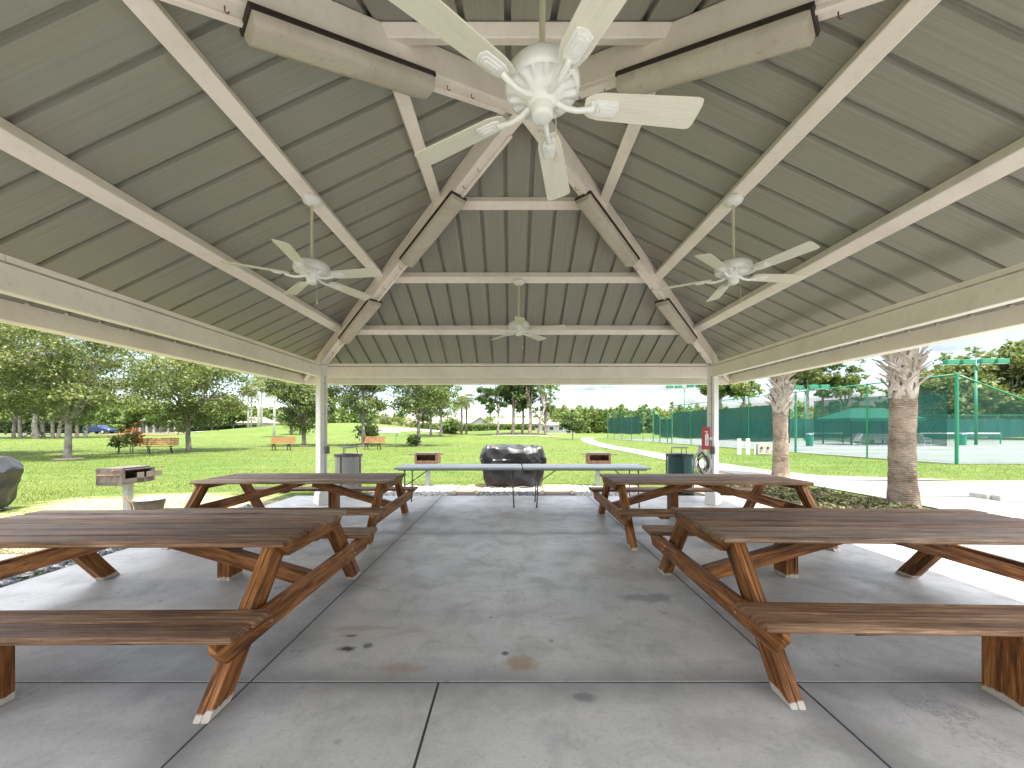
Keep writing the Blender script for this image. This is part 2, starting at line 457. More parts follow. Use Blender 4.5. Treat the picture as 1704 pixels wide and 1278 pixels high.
M['soil'] = m_concrete('bare_soil', (0.30, 0.225, 0.155), rough=0.95, amount=0.8)
M['pad'] = m_concrete('brown_gravel_fines', (0.17, 0.14, 0.115), rough=0.95, amount=0.9)
M['sand'] = paint('bunker_sand', (0.46, 0.42, 0.34), 0.9, 0.1, 0.6)
M['road'] = m_concrete('far_road', (0.30, 0.27, 0.225), rough=0.8, amount=0.3)

def m_lawn():
    m = NM('lawn_turf'); v = m.coord('Object')
    big = m.noise(v, 0.085, 5, 0.6); mid = m.noise(m.coord('Object', (0.6, 1.6, 1)), 0.75, 6, 0.65); fine = m.noise(v, 14, 5, 0.75)
    c = m.ramp(mid, [(0.30, (0.039, 0.075, 0.012)), (0.48, (0.071, 0.114, 0.020)), (0.66, (0.117, 0.147, 0.037)), (0.8, (0.188, 0.177, 0.066))])
    c = m.mix(m.ramp(big, [(0.40, 0.0), (0.62, 0.7)]), c, (0.117, 0.135, 0.031))
    c = m.mix(m.ramp(big, [(0.30, 0.5), (0.44, 0.0)]), c, (0.045, 0.102, 0.013))
    c = m.mix(m.ramp(fine, [(0.36, 0.62), (0.58, 0.0)]), c, (0.042, 0.075, 0.010))
    c = m.mix(m.ramp(m.noise(v, 9, 4, 0.7), [(0.60, 0.0), (0.78, 0.5)]), c, (0.315, 0.315, 0.102))
    # dry sandy patch at the west of the pavilion
    sep = m.n('ShaderNodeSeparateXYZ'); m.l(v, sep.inputs[0])
    qx = m.math('DIVIDE', m.math('ADD', sep.outputs['X'], 7.0), 2.6); qy = m.math('DIVIDE', m.math('SUBTRACT', sep.outputs['Y'], 7.4), 1.5)
    q = m.math('ADD', m.math('MULTIPLY', qx, qx), m.math('MULTIPLY', qy, qy))
    q = m.math('ADD', q, m.math('MULTIPLY', m.math('SUBTRACT', mid, 0.5), 3.0))
    c = m.mix(m.math('MULTIPLY', m.ramp(q, [(0.4, 0.9), (1.1, 0.0)]), m.ramp(fine, [(0.4, 0.35), (0.6, 1.0)])), c, (0.540, 0.465, 0.252))
    m.bump(fine, 0.8, 0.05)
    return m.fin(c, 0.9, 0, 0.15)
M['lawn'] = m_lawn()

M['oak_leaf'] = leafmat('oak_leaf', [(0.0, (0.047, 0.066, 0.024)), (0.35, (0.094, 0.122, 0.034)), (0.62, (0.155, 0.178, 0.053)), (0.82, (0.222, 0.202, 0.092)), (1.0, (0.296, 0.204, 0.145))])
M['thin_leaf'] = leafmat('thin_oak_leaf', [(0.0, (0.054, 0.078, 0.030)), (0.4, (0.102, 0.138, 0.042)), (0.75, (0.168, 0.192, 0.060)), (1.0, (0.264, 0.216, 0.120))])
M['wood_leaf'] = leafmat('forest_leaf', [(0.0, (0.054, 0.090, 0.024)), (0.5, (0.114, 0.168, 0.036)), (0.85, (0.174, 0.216, 0.054)), (1.0, (0.228, 0.240, 0.066))])
M['pine_leaf'] = leafmat('pine_needles', [(0.0, (0.022, 0.043, 0.017)), (0.5, (0.060, 0.106, 0.024)), (1.0, (0.180, 0.210, 0.048))])
M['palm_leaf'] = leafmat('palm_frond', [(0.0, (0.060, 0.090, 0.024)), (0.6, (0.132, 0.168, 0.042)), (1.0, (0.288, 0.240, 0.096))])
M['hedge_leaf'] = leafmat('hedge_leaf', [(0.0, (0.010, 0.022, 0.008)), (1.0, (0.035, 0.06, 0.014))], 0.2)
M['orange_leaf'] = leafmat('orange_flower', [(0.0, (0.45, 0.10, 0.02)), (1.0, (0.62, 0.2, 0.06))], 0.3)
M['cover_leaf'] = leafmat('ground_cover_leaf', [(0.0, (0.05, 0.065, 0.02)), (0.45, (0.13, 0.12, 0.05)), (1.0, (0.34, 0.28, 0.16))], 0.2)
M['grass_leaf'] = leafmat('grass_blade', [(0.0, (0.060, 0.095, 0.014)), (0.45, (0.112, 0.150, 0.028)), (0.75, (0.160, 0.180, 0.050)), (1.0, (0.27, 0.235, 0.10))], 0.3)

def m_bark(name, dark, light, ring=False, rough=0.85):
    m = NM(name)
    v = m.coord('Object', (1, 1, 1.9 if ring else 0.45))
    a = m.noise(v, 8 if ring else 12, 8, 0.75, dist=1.2); b = m.noise(m.coord('Object'), 2.2, 4)
    t = m.math('ADD', m.math('MULTIPLY', a, 0.5), m.math('MULTIPLY', b, 0.5))
    c = m.ramp(t, [(0.38, dark), (0.5, tuple((p + q) / 2 for p, q in zip(dark, light))), (0.64, light)])
    h = a
    if ring:
        w = m.n('ShaderNodeTexWave', wave_type='BANDS', bands_direction='Z'); w.inputs['Scale'].default_value = 9
        w.inputs['Distortion'].default_value = 5; w.inputs['Detail'].default_value = 3
        m.l(m.coord('Object'), w.inputs['Vector'])
        c = m.mix(m.math('MULTIPLY', m.ramp(w.outputs['Fac'], [(0.2, 1.0), (0.5, 0.0)]), 0.14), c, tuple(x * 0.4 for x in dark))
        c = m.mix(m.ramp(m.vor(m.coord('Object'), 5.5), [(0.05, 0.8), (0.16, 0.0)]), c, (0.05, 0.035, 0.025))
        h = m.math('ADD', a, m.math('MULTIPLY', w.outputs['Fac'], 0.25))
    m.bump(h, 0.9, 0.03)
    return m.fin(c, rough, 0, 0.2)
M['bark'] = m_bark('grey_oak_bark', (0.10, 0.085, 0.07), (0.30, 0.27, 0.235))
M['pine_bark'] = m_bark('pine_bark', (0.13, 0.10, 0.08), (0.36, 0.31, 0.27))
M['palm_bark'] = m_bark('palm_trunk_bark', (0.10, 0.066, 0.045), (0.40, 0.32, 0.24), ring=True)
M['palm_pale'] = m_bark('pale_palm_trunk', (0.36, 0.33, 0.28), (0.58, 0.55, 0.5))
M['boot'] = m_bark('dry_palm_boot', (0.20, 0.155, 0.115), (0.50, 0.44, 0.37))
M['wall_cream'] = paint('cream_stucco', (0.33, 0.31, 0.27), 0.8, 0.06, 1)
M['roof_pale'] = paint('pale_pink_roof_tile', (0.30, 0.25, 0.21), 0.8, 0.12, 1.2)
M['glass'] = paint('dark_window_glass', (0.03, 0.04, 0.05), 0.1, 0.0, 2)
M['car_blue'] = paint('blue_car_paint', (0.012, 0.022, 0.075), 0.25, 0.03, 3)
M['tyre'] = paint('tyre_rubber', (0.02, 0.02, 0.02), 0.8, 0.1, 5)
M['lamp_red'] = paint('red_tail_lamp', (0.4, 0.02, 0.02), 0.3, 0.0, 5)

def m_lens():
    m = NM('yellowed_prismatic_lens'); v = m.coord('UV')
    a = m.noise(m.coord('Object'), 2.5, 6, 0.65)
    c = m.ramp(a, [(0.35, (0.44, 0.40, 0.325)), (0.65, (0.55, 0.51, 0.43))])
    c = m.mix(m.ramp(m.noise(m.coord('Object'), 13, 5, 0.7), [(0.58, 0.0), (0.75, 0.5)]), c, (0.16, 0.13, 0.09))
    m.bump(m.vor(m.coord('Object'), 130), 0.25, 0.003)
    return m.fin(c, 0.35, 0, 0.5)
M['lens'] = m_lens()

def m_mesh(name, col, pitch, width, alpha_gap=1.0):
    """woven wire: two diagonal sets of wires, open between"""
    m = NM(name); v = m.coord('UV')
    s = m.n('ShaderNodeSeparateXYZ'); m.l(v, s.inputs[0])
    res = None
    for sg in ('ADD', 'SUBTRACT'):
        d = m.math(sg, s.outputs['X'], s.outputs['Y'])
        f = m.math('ABSOLUTE', m.math('SUBTRACT', m.math('FRACT', m.math('DIVIDE', d, pitch)), 0.5))
        w = m.math('LESS_THAN', f, width)
        res = w if res is None else m.math('MAXIMUM', res, w)
    m.fin(col, 0.5, 0.2, 0.4)
    tr = m.n('ShaderNodeBsdfTransparent')
    mx = m.n('ShaderNodeMixShader')
    m.l(res, mx.inputs[0]); m.l(tr.outputs[0], mx.inputs[1]); m.l(m.b.outputs[0], mx.inputs[2])
    m.l(mx.outputs[0], m.out.inputs['Surface'])
    return m.m
M['chain'] = m_mesh('chain_link_wire', (0.05, 0.15, 0.11), 0.085, 0.045)
M['bin_mesh'] = m_mesh('bin_expanded_metal', (0.42, 0.40, 0.37), 0.055, 0.17)
M['bin_mesh_green'] = m_mesh('bin_green_expanded_metal', (0.03, 0.085, 0.09), 0.05, 0.2)

def m_screen(name, col, alpha):
    m = NM(name)
    a = m.noise(m.coord('Object', (1, 1, 0.35)), 1.2, 4, 0.6)
    c = m.ramp(a, [(0.35, tuple(x * 0.8 for x in col)), (0.65, tuple(x * 1.2 for x in col))])
    m.fin(c, 0.8, 0, 0.2)
    tr = m.n('ShaderNodeBsdfTransparent'); mx = m.n('ShaderNodeMixShader'); mx.inputs[0].default_value = alpha
    m.l(tr.outputs[0], mx.inputs[1]); m.l(m.b.outputs[0], mx.inputs[2])
    m.l(mx.outputs[0], m.out.inputs['Surface'])
    return m.m
M['screen'] = m_screen('green_windscreen_cloth', (0.008, 0.062, 0.054), 0.93)
M['screen_thin'] = m_screen('thin_green_windscreen', (0.008, 0.062, 0.054), 0.76)
M['canopy'] = paint('green_canopy_cloth', (0.01, 0.16, 0.10), 0.7, 0.06, 2)

def m_cover():
    m = NM('black_grill_cover_cloth'); v = m.coord('Object')
    a = m.noise(v, 3, 4); 
    m.bump(m.noise(v, 24, 3), 0.12, 0.01)
    return m.fin(m.ramp(a, [(0.3, (0.010, 0.010, 0.011)), (0.7, (0.022, 0.022, 0.024))]), 0.40, 0, 0.5)
M['cover'] = m_cover()

# ------------------------------------------------------------------ ground
def axis_pts(lo, hi, step, far):
    a = list(np.arange(lo, hi + 0.01, step))
    s = step; x = hi
    while x < far: s *= 1.5; x += s; a.append(x)
    s = step; x = lo; b = []
    while x > -far: s *= 1.5; x -= s; b.append(x)
    return b[::-1] + a
LAWN_DZ = -0.03
def lawn():
    xs = axis_pts(-72, 40, 1.6, 2500); ys = axis_pts(-6, 112, 1.6, 2500)
    b = MB(); nx = len(xs)
    vs = [(x, y, gz(x, y) + LAWN_DZ) for y in ys for x in xs]
    fs = [(j * nx + i, j * nx + i + 1, (j + 1) * nx + i + 1, (j + 1) * nx + i) for j in range(len(ys) - 1) for i in range(nx - 1)]
    b.poly(vs, fs)
    tag(b.build('lawn', M['lawn'], smooth=True), kind='structure')
lawn()

# pavilion floor: cast panels with open joints between them
SX0, SX1, SY1 = -4.66, 4.86, 8.30
def slab():
    b = MB(); g = 0.0065
    xs = [SX0, JX[0], JX[1], SX1]; ys = [-2.4, JY[0], JY[1], SY1]
    for j in range(3):
        for i in range(3):
            spl = [xs[i], xs[i + 1]]
            if j == 0 and i == 1: spl = [xs[1], -0.42, xs[2]]
            for k in range(len(spl) - 1):
                x0, x1, y0, y1 = spl[k] + g, spl[k + 1] - g, ys[j] + g, ys[j + 1] - g
                b.box(((x0 + x1) / 2, (y0 + y1) / 2, -0.06), (x1 - x0, y1 - y0, 0.12))
    tag(b.build('floor_slab', M['slab'], bevel=0.003), kind='structure')
    b = MB()
    b.box(((SX0 + SX1) / 2, (SY1 - 2.4) / 2, -0.0545), (SX1 - SX0 - .02, SY1 + 2.4 - .02, 0.1))
    tag(b.build('floor_joint_bed', paint('joint_dirt', (0.055, 0.05, 0.045), 0.9, 0.3, 9)), kind='structure')
slab()

def strip(name, mat, pts, z, dens=1.5):
    """flat ground polygon lifted on the terrain; pts is a list of (left, right) cross pairs"""
    b = MB()
    for k in range(len(pts) - 1):
        (a0, b0), (a1, b1) = pts[k], pts[k + 1]
        n = max(1, int(math.dist(a0, a1) / dens)); mth = 3
        for s in range(n):
            for t in range(mth):
                q = []
                for (ss, tt) in ((s, t), (s, t + 1), (s + 1, t + 1), (s + 1, t)):
                    u = ss / n; w = tt / mth
                    L = (a0[0] + (a1[0] - a0[0]) * u, a0[1] + (a1[1] - a0[1]) * u)
                    Rr = (b0[0] + (b1[0] - b0[0]) * u, b0[1] + (b1[1] - b0[1]) * u)
                    x = L[0] + (Rr[0] - L[0]) * w; y = L[1] + (Rr[1] - L[1]) * w
                    q.append((x, y, gz(x, y) + z))
                b.face(q)
    return tag(b.build(name, mat, smooth=False), kind='structure')

strip('pavement', M['path'], [((4.86, -2.42), (16, -3.02)), ((-16, -2.42), (18, -3.4)), ((-20, -24), (26, -24))][1:], -0.006, 4)  # unseen paving behind the camera, added to bounce light under the roof
PATH = [((4.87, -2.4), (16, -3)), ((4.87, 5.2), (16.5, 5.2)), ((7.0, 5.9), (17, 6.8)), ((7.75, 6.9), (18, 7.0))]
strip('pavement', M['path'], PATH, -0.004)
strip('pavement', M['path'], [((7.75, 6.905), (9.75, 6.905)), ((7.78, 8.2), (9.75, 8.2))], -0.004)
strip('path', M['path'], [((7.78, 8.205), (26, 8.95)), ((7.7, 9.9), (26, 10.4)), ((7.55, 10.6), (26, 10.95))], -0.004)
strip('path', M['path'], [((7.5, 10.61), (12.6, 10.96)), ((7.2, 11.8), (9.5, 11.9)), ((7.05, 13.0), (8.95, 13.6)), ((7.05, 16), (8.75, 16.5)), ((7.15, 24), (8.8, 24)),
                            ((7.0, 31), (8.6, 31.6)), ((7.6, 40), (9.1, 40)), ((9.2, 52), (10.8, 51.5)), ((11.0, 60), (12.6, 59))], -0.002)
strip('driveway', M['asphalt'], [((9.8, 6.95), (9.8, 7.72)), ((26, 7.05), (26, 8.0))], -0.008)
def kerbs():
    b = MB()
    b.bar((9.8, 7.80, 0.03), (26, 8.08, 0.03), 0.15, 0.16)
    b.bar((9.80, 7.88, 0.03), (9.80, 8.2, 0.03), 0.14, 0.159)
    tag(b.build('kerb', M['kerb'], bevel=0.02), kind='structure')
    b = MB()
    b.face([(9.86, 7.86, 0.07), (26, 8.14, 0.07), (26, 8.95, 0.05), (9.86, 8.24, 0.05)])
    tag(b.build('kerb_grass_bed', M['lawn']), kind='structure')
kerbs()
strip('court', M['court'], [((18.3, 15.9), (80, 15.9)), ((14.0, 54.5), (80, 54.5))], -0.012, 6)
strip('road', M['road'], [((-130, 67), (-130, 70.5)), ((-55, 67.5), (-55, 70))], 0.03, 3)
def bunker(cx, cy, rx, ry, seed):
    b = MB(); rr = random.Random(seed); ph = [rr.random() * 6 for _ in range(3)]
    ring = []
    for k in range(28):
        a = 2 * math.pi * k / 28
        f = 1 + 0.18 * math.sin(2 * a + ph[0]) + 0.1 * math.sin(3 * a + ph[1])
        ring.append((cx + rx * f * math.cos(a), cy + ry * f * math.sin(a)))
    for k in range(28):
        p, q = ring[k], ring[(k + 1) % 28]
        for s in range(4):
            def L(pt, t): return (cx + (pt[0] - cx) * t, cy + (pt[1] - cy) * t)
            a_, b_, c_, d_ = L(p, s / 4), L(p, (s + 1) / 4), L(q, (s + 1) / 4), L(q, s / 4)
            b.face([(x, y, gz(x, y) + 0.05) for x, y in (a_, b_, c_, d_)])
    tag(b.build('sand_bunker', M['sand']), kind='structure')
bunker(-20.5, 69, 3.6, 3.4, 1); bunker(-14.5, 71, 2.8, 2.4, 2); bunker(-20.5, 63.5, 1.8, 1.2, 3)
strip('soil', M['soil'], [((4.0, 8.32), (4.0, 9.0)), ((5.4, 9.3), (5.4, 11.2)), ((7.1, 11.4), (7.1, 13.2))], -0.012)
strip('soil', M['soil'], [((-7.8, 2.0), (-4.9, 2.0)), ((-7.4, 4.4), (-4.9, 4.4)), ((-6.6, 6.0), (-4.95, 6.0))], -0.02)
strip('soil', M['soil'], [((-3, 57), (-3, 60)), ((5, 56.5), (5, 60.5)), ((8, 58), (8, 60))], 0.02)
for (x, y) in ((px_x(507, 32.5), 32.5), (px_x(604, 32.5), 32.5), (px_x(696, 32), 32), (px_x(115, 18.6), 18.6)):
    bb = MB(); bb.lathe([(0.0, 0.035), (0.45, 0.02), (0.62, -0.02)], 14, (x, y, gz(x, y) - 0.01))
    tag(bb.build('soil', M['soil'], smooth=True), kind='structure')
strip('soil', paint('red_mulch', (0.22, 0.09, 0.05), 0.95, 0.3, 5), [((-64, 58), (-64, 61.5)), ((-52, 58), (-52, 61.5))], 0.03)

# gravel beds behind the floor, timber edging between them
XA = [-3.2, -1.32, -1.22, -0.86, 0.66, 1.28, 1.36, 3.1]
def gravel():
    strip('gravel_bed', M['pad'], [((-3.3, 8.32), (3.2, 8.32)), ((-3.3, 9.9), (3.2, 9.9))], -0.018)
    strip('soil', M['soil'], [((-1.25, 8.93), (-0.45, 8.93)), ((-1.1, 10.0), (-0.4, 10.0))], -0.010)
    strip('soil', M['soil'], [((0.75, 8.93), (1.5, 8.93)), ((0.8, 10.0), (1.5, 10.0))], -0.010)
    oct_ = [(1, 0, 0), (0, 1, 0), (-1, 0, 0), (0, -1, 0), (0, 0, 1)]
    def pebbles(name, regions, mats, seed):
        rr = random.Random(seed); b = MB()
        for (x0, x1, y0, y1, n, s0, s1, pal) in regions:
            for _ in range(n):
                x, y = rr.uniform(x0, x1), rr.uniform(y0, y1)
                s = rr.uniform(s0, s1); a = rr.random() * 6.28; e = rr.uniform(0.6, 1.2)
                vs = []
                for (px, py, pz) in oct_:
                    X, Y = px * s * e, py * s
                    j = rr.uniform(0.8, 1.2)
                    vs.append((x + j * (X * math.cos(a) - Y * math.sin(a)), y + j * (X * math.sin(a) + Y * math.cos(a)), -0.03 + 0.02 + pz * s * rr.uniform(0.5, 0.9)))
                b.m = rr.choice(pal)
                b.poly(vs, [(0, 1, 4), (1, 2, 4), (2, 3, 4), (3, 0, 4)])
        tag(b.build(name, mats), 'loose white and grey gravel lying beside the concrete floor', 'gravel', kind='stuff')
    mats = [paint('white_pebble', (0.62, 0.60, 0.56), 0.8, 0.2, 20), paint('grey_pebble', (0.30, 0.30, 0.30), 0.8, 0.2, 20), paint('dark_pebble', (0.10, 0.105, 0.115), 0.8, 0.2, 20), paint('buff_pebble', (0.45, 0.37, 0.28), 0.8, 0.2, 20)]
    pebbles('gravel', [(-3.1, -1.36, 8.33, 9.85, 1500, .018, .042, [0, 0, 0, 1, 3]), (1.42, 3.0, 8.33, 9.85, 1400, .018, .042, [0, 0, 0, 1, 3]),
                       (-0.70, 0.58, 8.33, 8.85, 700, .018, .036, [1, 2, 2, 0, 1]), (-0.70, 0.72, 8.85, 9.9, 700, .015, .035, [0, 3, 3, 1]),
                       (-5.15, -4.70, 1.6, 7.4, 1900, .016, .036, [0, 1, 2, 1, 2])], mats, 5)
gravel()
for (x0, x1, lab) in ((-1.36, -1.24, 'leftmost pale edging timber between white gravel and brown pad'), (-0.80, -0.74, 'pale edging timber left of the dark gravel before the covered grill'),
                      (0.62, 0.68, 'pale edging timber right of the dark gravel before the covered grill'), (1.30, 1.40, 'rightmost pale edging timber between brown pad and white gravel')):
    b = MB(); xm = (x0 + x1) / 2
    b.bar((xm * 0.97, 8.33, -0.005), (xm * 1.10, 9.6 if abs(xm) > 1 else 8.9, -0.005), 0.07, 0.06)
    tag(b.build('edging_timber', M['timber'], bevel=0.006), lab, 'timber', 'edging timbers behind the floor')

# ------------------------------------------------------------------ pavilion
CX, CY, HB = 0.10, 3.65, 3.78
PIT = 0.475
EAVE = 4.63
def zd(w): return 2.90 + PIT * (HB - w)          # underside of the roof deck at plan distance w from the centre
pav = thing('picnic_pavilion', 'open square pavilion with cream steel frame and ribbed metal hip roof', 'pavilion', (CX, CY, 0))
SIDES = [Matrix.Rotation(R(a), 3, 'Z') for a in (0, 90, 180, 270)]     # side 0 faces +Y (back)
th = math.atan(PIT)
for M3 in SIDES:
    # roof slope: pans with raised ribs, every pan runs from eave to hip
    b = MB(); pw = 0.305; rib = 0.048; rise = 0.042
    n = int(EAVE / pw) + 1
    edges = []
    for k in range(-n, n + 1):
        s0 = k * pw - pw / 2
        edges += [(s0, 0), (s0 + pw - rib, 0), (s0 + pw - rib + 0.004, 1), (s0 + pw - 0.004, 1), (s0 + pw, 0)]
    def P(s, w, up): return M3 @ Vector((s, w, zd(w) + up * rise))
    prev = edges[0]
    for e in edges[1:]:
        (s0, u0), (s1, u1) = prev, e
        prev = e
        if s1 - s0 < 1e-6 or s1 <= -EAVE or s0 >= EAVE: continue
        w0 = min(EAVE, max(0.001, abs(s0))); w1 = min(EAVE, max(0.001, abs(s1)))
        pts = [P(s0, EAVE, u0), P(s1, EAVE, u1)]; uv = [(EAVE, s0), (EAVE, s1)]
        if s0 < 0 < s1:
            pts += [P(s1, w1, u1), P(0, 0.0, (u0 + u1) / 2), P(s0, w0, u0)]; uv += [(w1, s1), (0, 0), (w0, s0)]
        else:
            pts += [P(s1, w1, u1), P(s0, w0, u0)]; uv += [(w1, s1), (w0, s0)]
        b.face(pts, uv)
    # outer roof skin above the pans
    q = [M3 @ Vector((x, y, zd(y) + 0.07)) for x, y in ((-EAVE, EAVE), (EAVE, EAVE), (0, 0))]
    b.face([q[0], q[1], q[2]])
    b.build('roof_slope', M['deck'], pav)
    # purlins under the deck
    for w, pd, pwid in ((1.0, .085, .115), (2.03, .095, .125), (3.08, .105, .135)):
        bm_ = MB()
        zc = zd(w) - 0.004 - pd / 2 / math.cos(th)
        L = w - 0.02
        d = Vector((1, 0, 0)); up = Vector((0, math.sin(th), math.cos(th)))
        p0 = M3 @ Vector((-L, w, zc)); p1 = M3 @ Vector((L, w, zc))
        bm_.bar(p0, p1, pwid, pd, up=M3 @ up)
        bm_.build('purlin', M['beam'], pav, bevel=0.008)
    # main beam on the posts, with its top strip
    bm_ = MB()
    bm_.bar(M3 @ Vector((-HB + .10, HB, 2.535)), M3 @ Vector((HB - .10, HB, 2.535)), 0.10, 0.205)
    bm_.build('beam', M['beam'], pav, bevel=0.010)
    bm_ = MB()
    bm_.bar(M3 @ Vector((-HB + .12, HB - .035, 2.672)), M3 @ Vector((-0.9, HB - .035, 2.672)), 0.035, 0.045)
    bm_.bar(M3 @ Vector((-0.893, HB - .035, 2.672)), M3 @ Vector((HB - .12, HB - .035, 2.672)), 0.035, 0.045)
    bm_.build('closure_strip', M['beam'], pav)
    # eave fascia
    bm_ = MB()
    f = 4.60
    bm_.bar(M3 @ Vector((-f, f - .03, 2.49)), M3 @ Vector((f, f - .03, 2.49)), 0.17, 0.20)
    bm_.build('fascia', M['beam'], pav, bevel=0.006)
for k in range(4):
    M3 = Matrix.Rotation(R(45 + 90 * k), 3, 'Z')
    # hip rafter
    b = MB(); r2 = math.sqrt(2)
    e = Vector((0, 1, -PIT / r2)).normalized()
    def hz(w): return zd(w) - 0.125 - 0.012
    up = Vector((0, PIT / r2, 1)).normalized()
    b.bar(M3 @ Vector((0, .02, hz(0.02 / r2))), M3 @ Vector((0, (HB + .02) * r2, hz(HB + .02))), 0.125, 0.22, up=M3 @ up)
    b.bar(M3 @ Vector((0, (HB + .1) * r2, zd(HB + .1) - .06)), M3 @ Vector((0, EAVE * r2 - .1, zd(EAVE) - .04)), 0.07, 0.10, up=M3 @ up)
    b.build('hip_rafter', M['beam'], pav, bevel=0.012)
    b = MB()
    b.bar(M3 @ Vector((.045, .14 * r2, hz(.14) - .133)), M3 @ Vector((.045, 3.65 * r2, hz(3.65) - .133)), 0.03, 0.022, up=M3 @ up)
    b.build('conduit', M['beam'], pav)
    for w in (.45, .62, 1.62, 1.95, 3.1, 3.35):
        b = MB()
        c = M3 @ Vector((-.02, w * r2, hz(w) - .125))
        b.tube([c, c + Vector((0, 0, -.025)), c + Vector((.012, 0, -.04)), c + Vector((.026, 0, -.03))], .004, 6)
        b.build('cup_hook', M['rust'], pav)
    # post, a flat steel tube set along the hip
    b = MB()
    c = M3 @ Vector((0, HB * r2, 1.33))
    b.box(c, (0.136, 0.25, 2.66), M3, 2)
    po = b.build('post', M['post'], pav, bevel=0.012)
    b = MB()
    b.box(M3 @ Vector((0, HB * r2, 0.11)), (0.215, 0.33, 0.22), M3, 2, taper=0.80)
    b.build('base_cover', M['post'], po, bevel=0.006)
    b = MB()
    b.box(M3 @ Vector((0.02, HB * r2 - .132, 1.5)), (0.012, 0.012, 1.9), M3, 2)
    for zz in (1.18, 1.72, 2.3):
        b.box(M3 @ Vector((0.0, HB * r2 - .130, zz)), (0.05, 0.012, 0.012), M3, 0)
    b.build('conduit', M['steel'], po)
    b = MB()
    b.box(M3 @ Vector((0.045, HB * r2 - .157, 1.04)), (0.085, 0.062, 0.145), M3, 2)
    b.build('outlet_box', paint('grey_outlet_box_%d' % k, (0.16, 0.16, 0.15), 0.45, 0.1, 6), po, bevel=0.01)
# peak plate where the four hips meet
b = MB(); b.box((0, 0, zd(0) - .235), (.26, .26, .05), Matrix.Rotation(R(0), 3, 'Z'))
b.build('peak_plate', M['steel'], pav, bevel=.01)

# ------------------------------------------------------------------ strip lights under the hips
def strip_light(k, wa, wb, label):
    a = R(45 + 90 * k)
    r2 = math.sqrt(2); M3 = Matrix.Rotation(a, 3, 'Z')
    wm = (wa + wb) / 2
    base = M3 @ Vector((0, wm * r2, zd(wm) - .137 - .128)) + Vector((CX, CY, 0))
    t = thing('strip_light', label, 'ceiling light', base, 0, 'strip lights under the hips')
    y = (M3 @ Vector((0, 1, -PIT / r2))).normalized(); x = (M3 @ Vector((1, 0, 0))); z = x.cross(y).normalized()
    MM = Matrix((x, y, z)).transposed()
    L = (wb - wa) * math.sqrt(2 + PIT * PIT)
    b = MB(); b.box(MM @ Vector((0, 0, -.012)), (.215, L, .028), MM, 1)
    b.box(MM @ Vector((0, 0, .006)), (.10, L * .9, .03), MM, 1)
    b.build('housing', M['dark'], t)
    prof = [(-.098, -.026), (-.096, -.055), (-.075, -.092), (-.04, -.102), (.04, -.102), (.075, -.092), (.096, -.055), (.098, -.026)]
    b = MB(); n = len(prof)
    for yy, s in ((-L / 2 + .012, .97), (-L / 2 + .03, 1), (L / 2 - .03, 1), (L / 2 - .012, .97)):
        for (px, pz) in prof: b.v.append(tuple(MM @ Vector((px * s, yy, pz * s))))
    for r in range(3):
        for j in range(n - 1):
            b.f.append((r * n + j, r * n + j + 1, (r + 1) * n + j + 1, (r + 1) * n + j)); b.uv.append([(0, 0)] * 4); b.mi.append(0)
    b.f.append(tuple(range(n))); b.uv.append([(0, 0)] * n); b.mi.append(0)
    b.f.append(tuple(reversed(range(3 * n, 4 * n)))); b.uv.append([(0, 0)] * n); b.mi.append(0)
    b.build('lens', M['lens'], t, smooth=True, autosmooth=50)
# hip k=0 points to (-x,+y); 1 (-x,-y); 2 (+x,-y); 3 (+x,+y)
strip_light(0, .70, 1.52, 'yellowed strip light high on the far left hip beside the peak')
strip_light(0, 2.17, 3.0, 'short looking strip light low on the far left hip above the left post')
strip_light(3, .70, 1.52, 'yellowed strip light high on the far right hip beside the peak')
strip_light(3, 2.17, 3.0, 'strip light low on the far right hip above the right post')
strip_light(1, .74, 1.56, 'big near strip light left of the nearest ceiling fan')
strip_light(2, .74, 1.56, 'big near strip light right of the nearest ceiling fan')

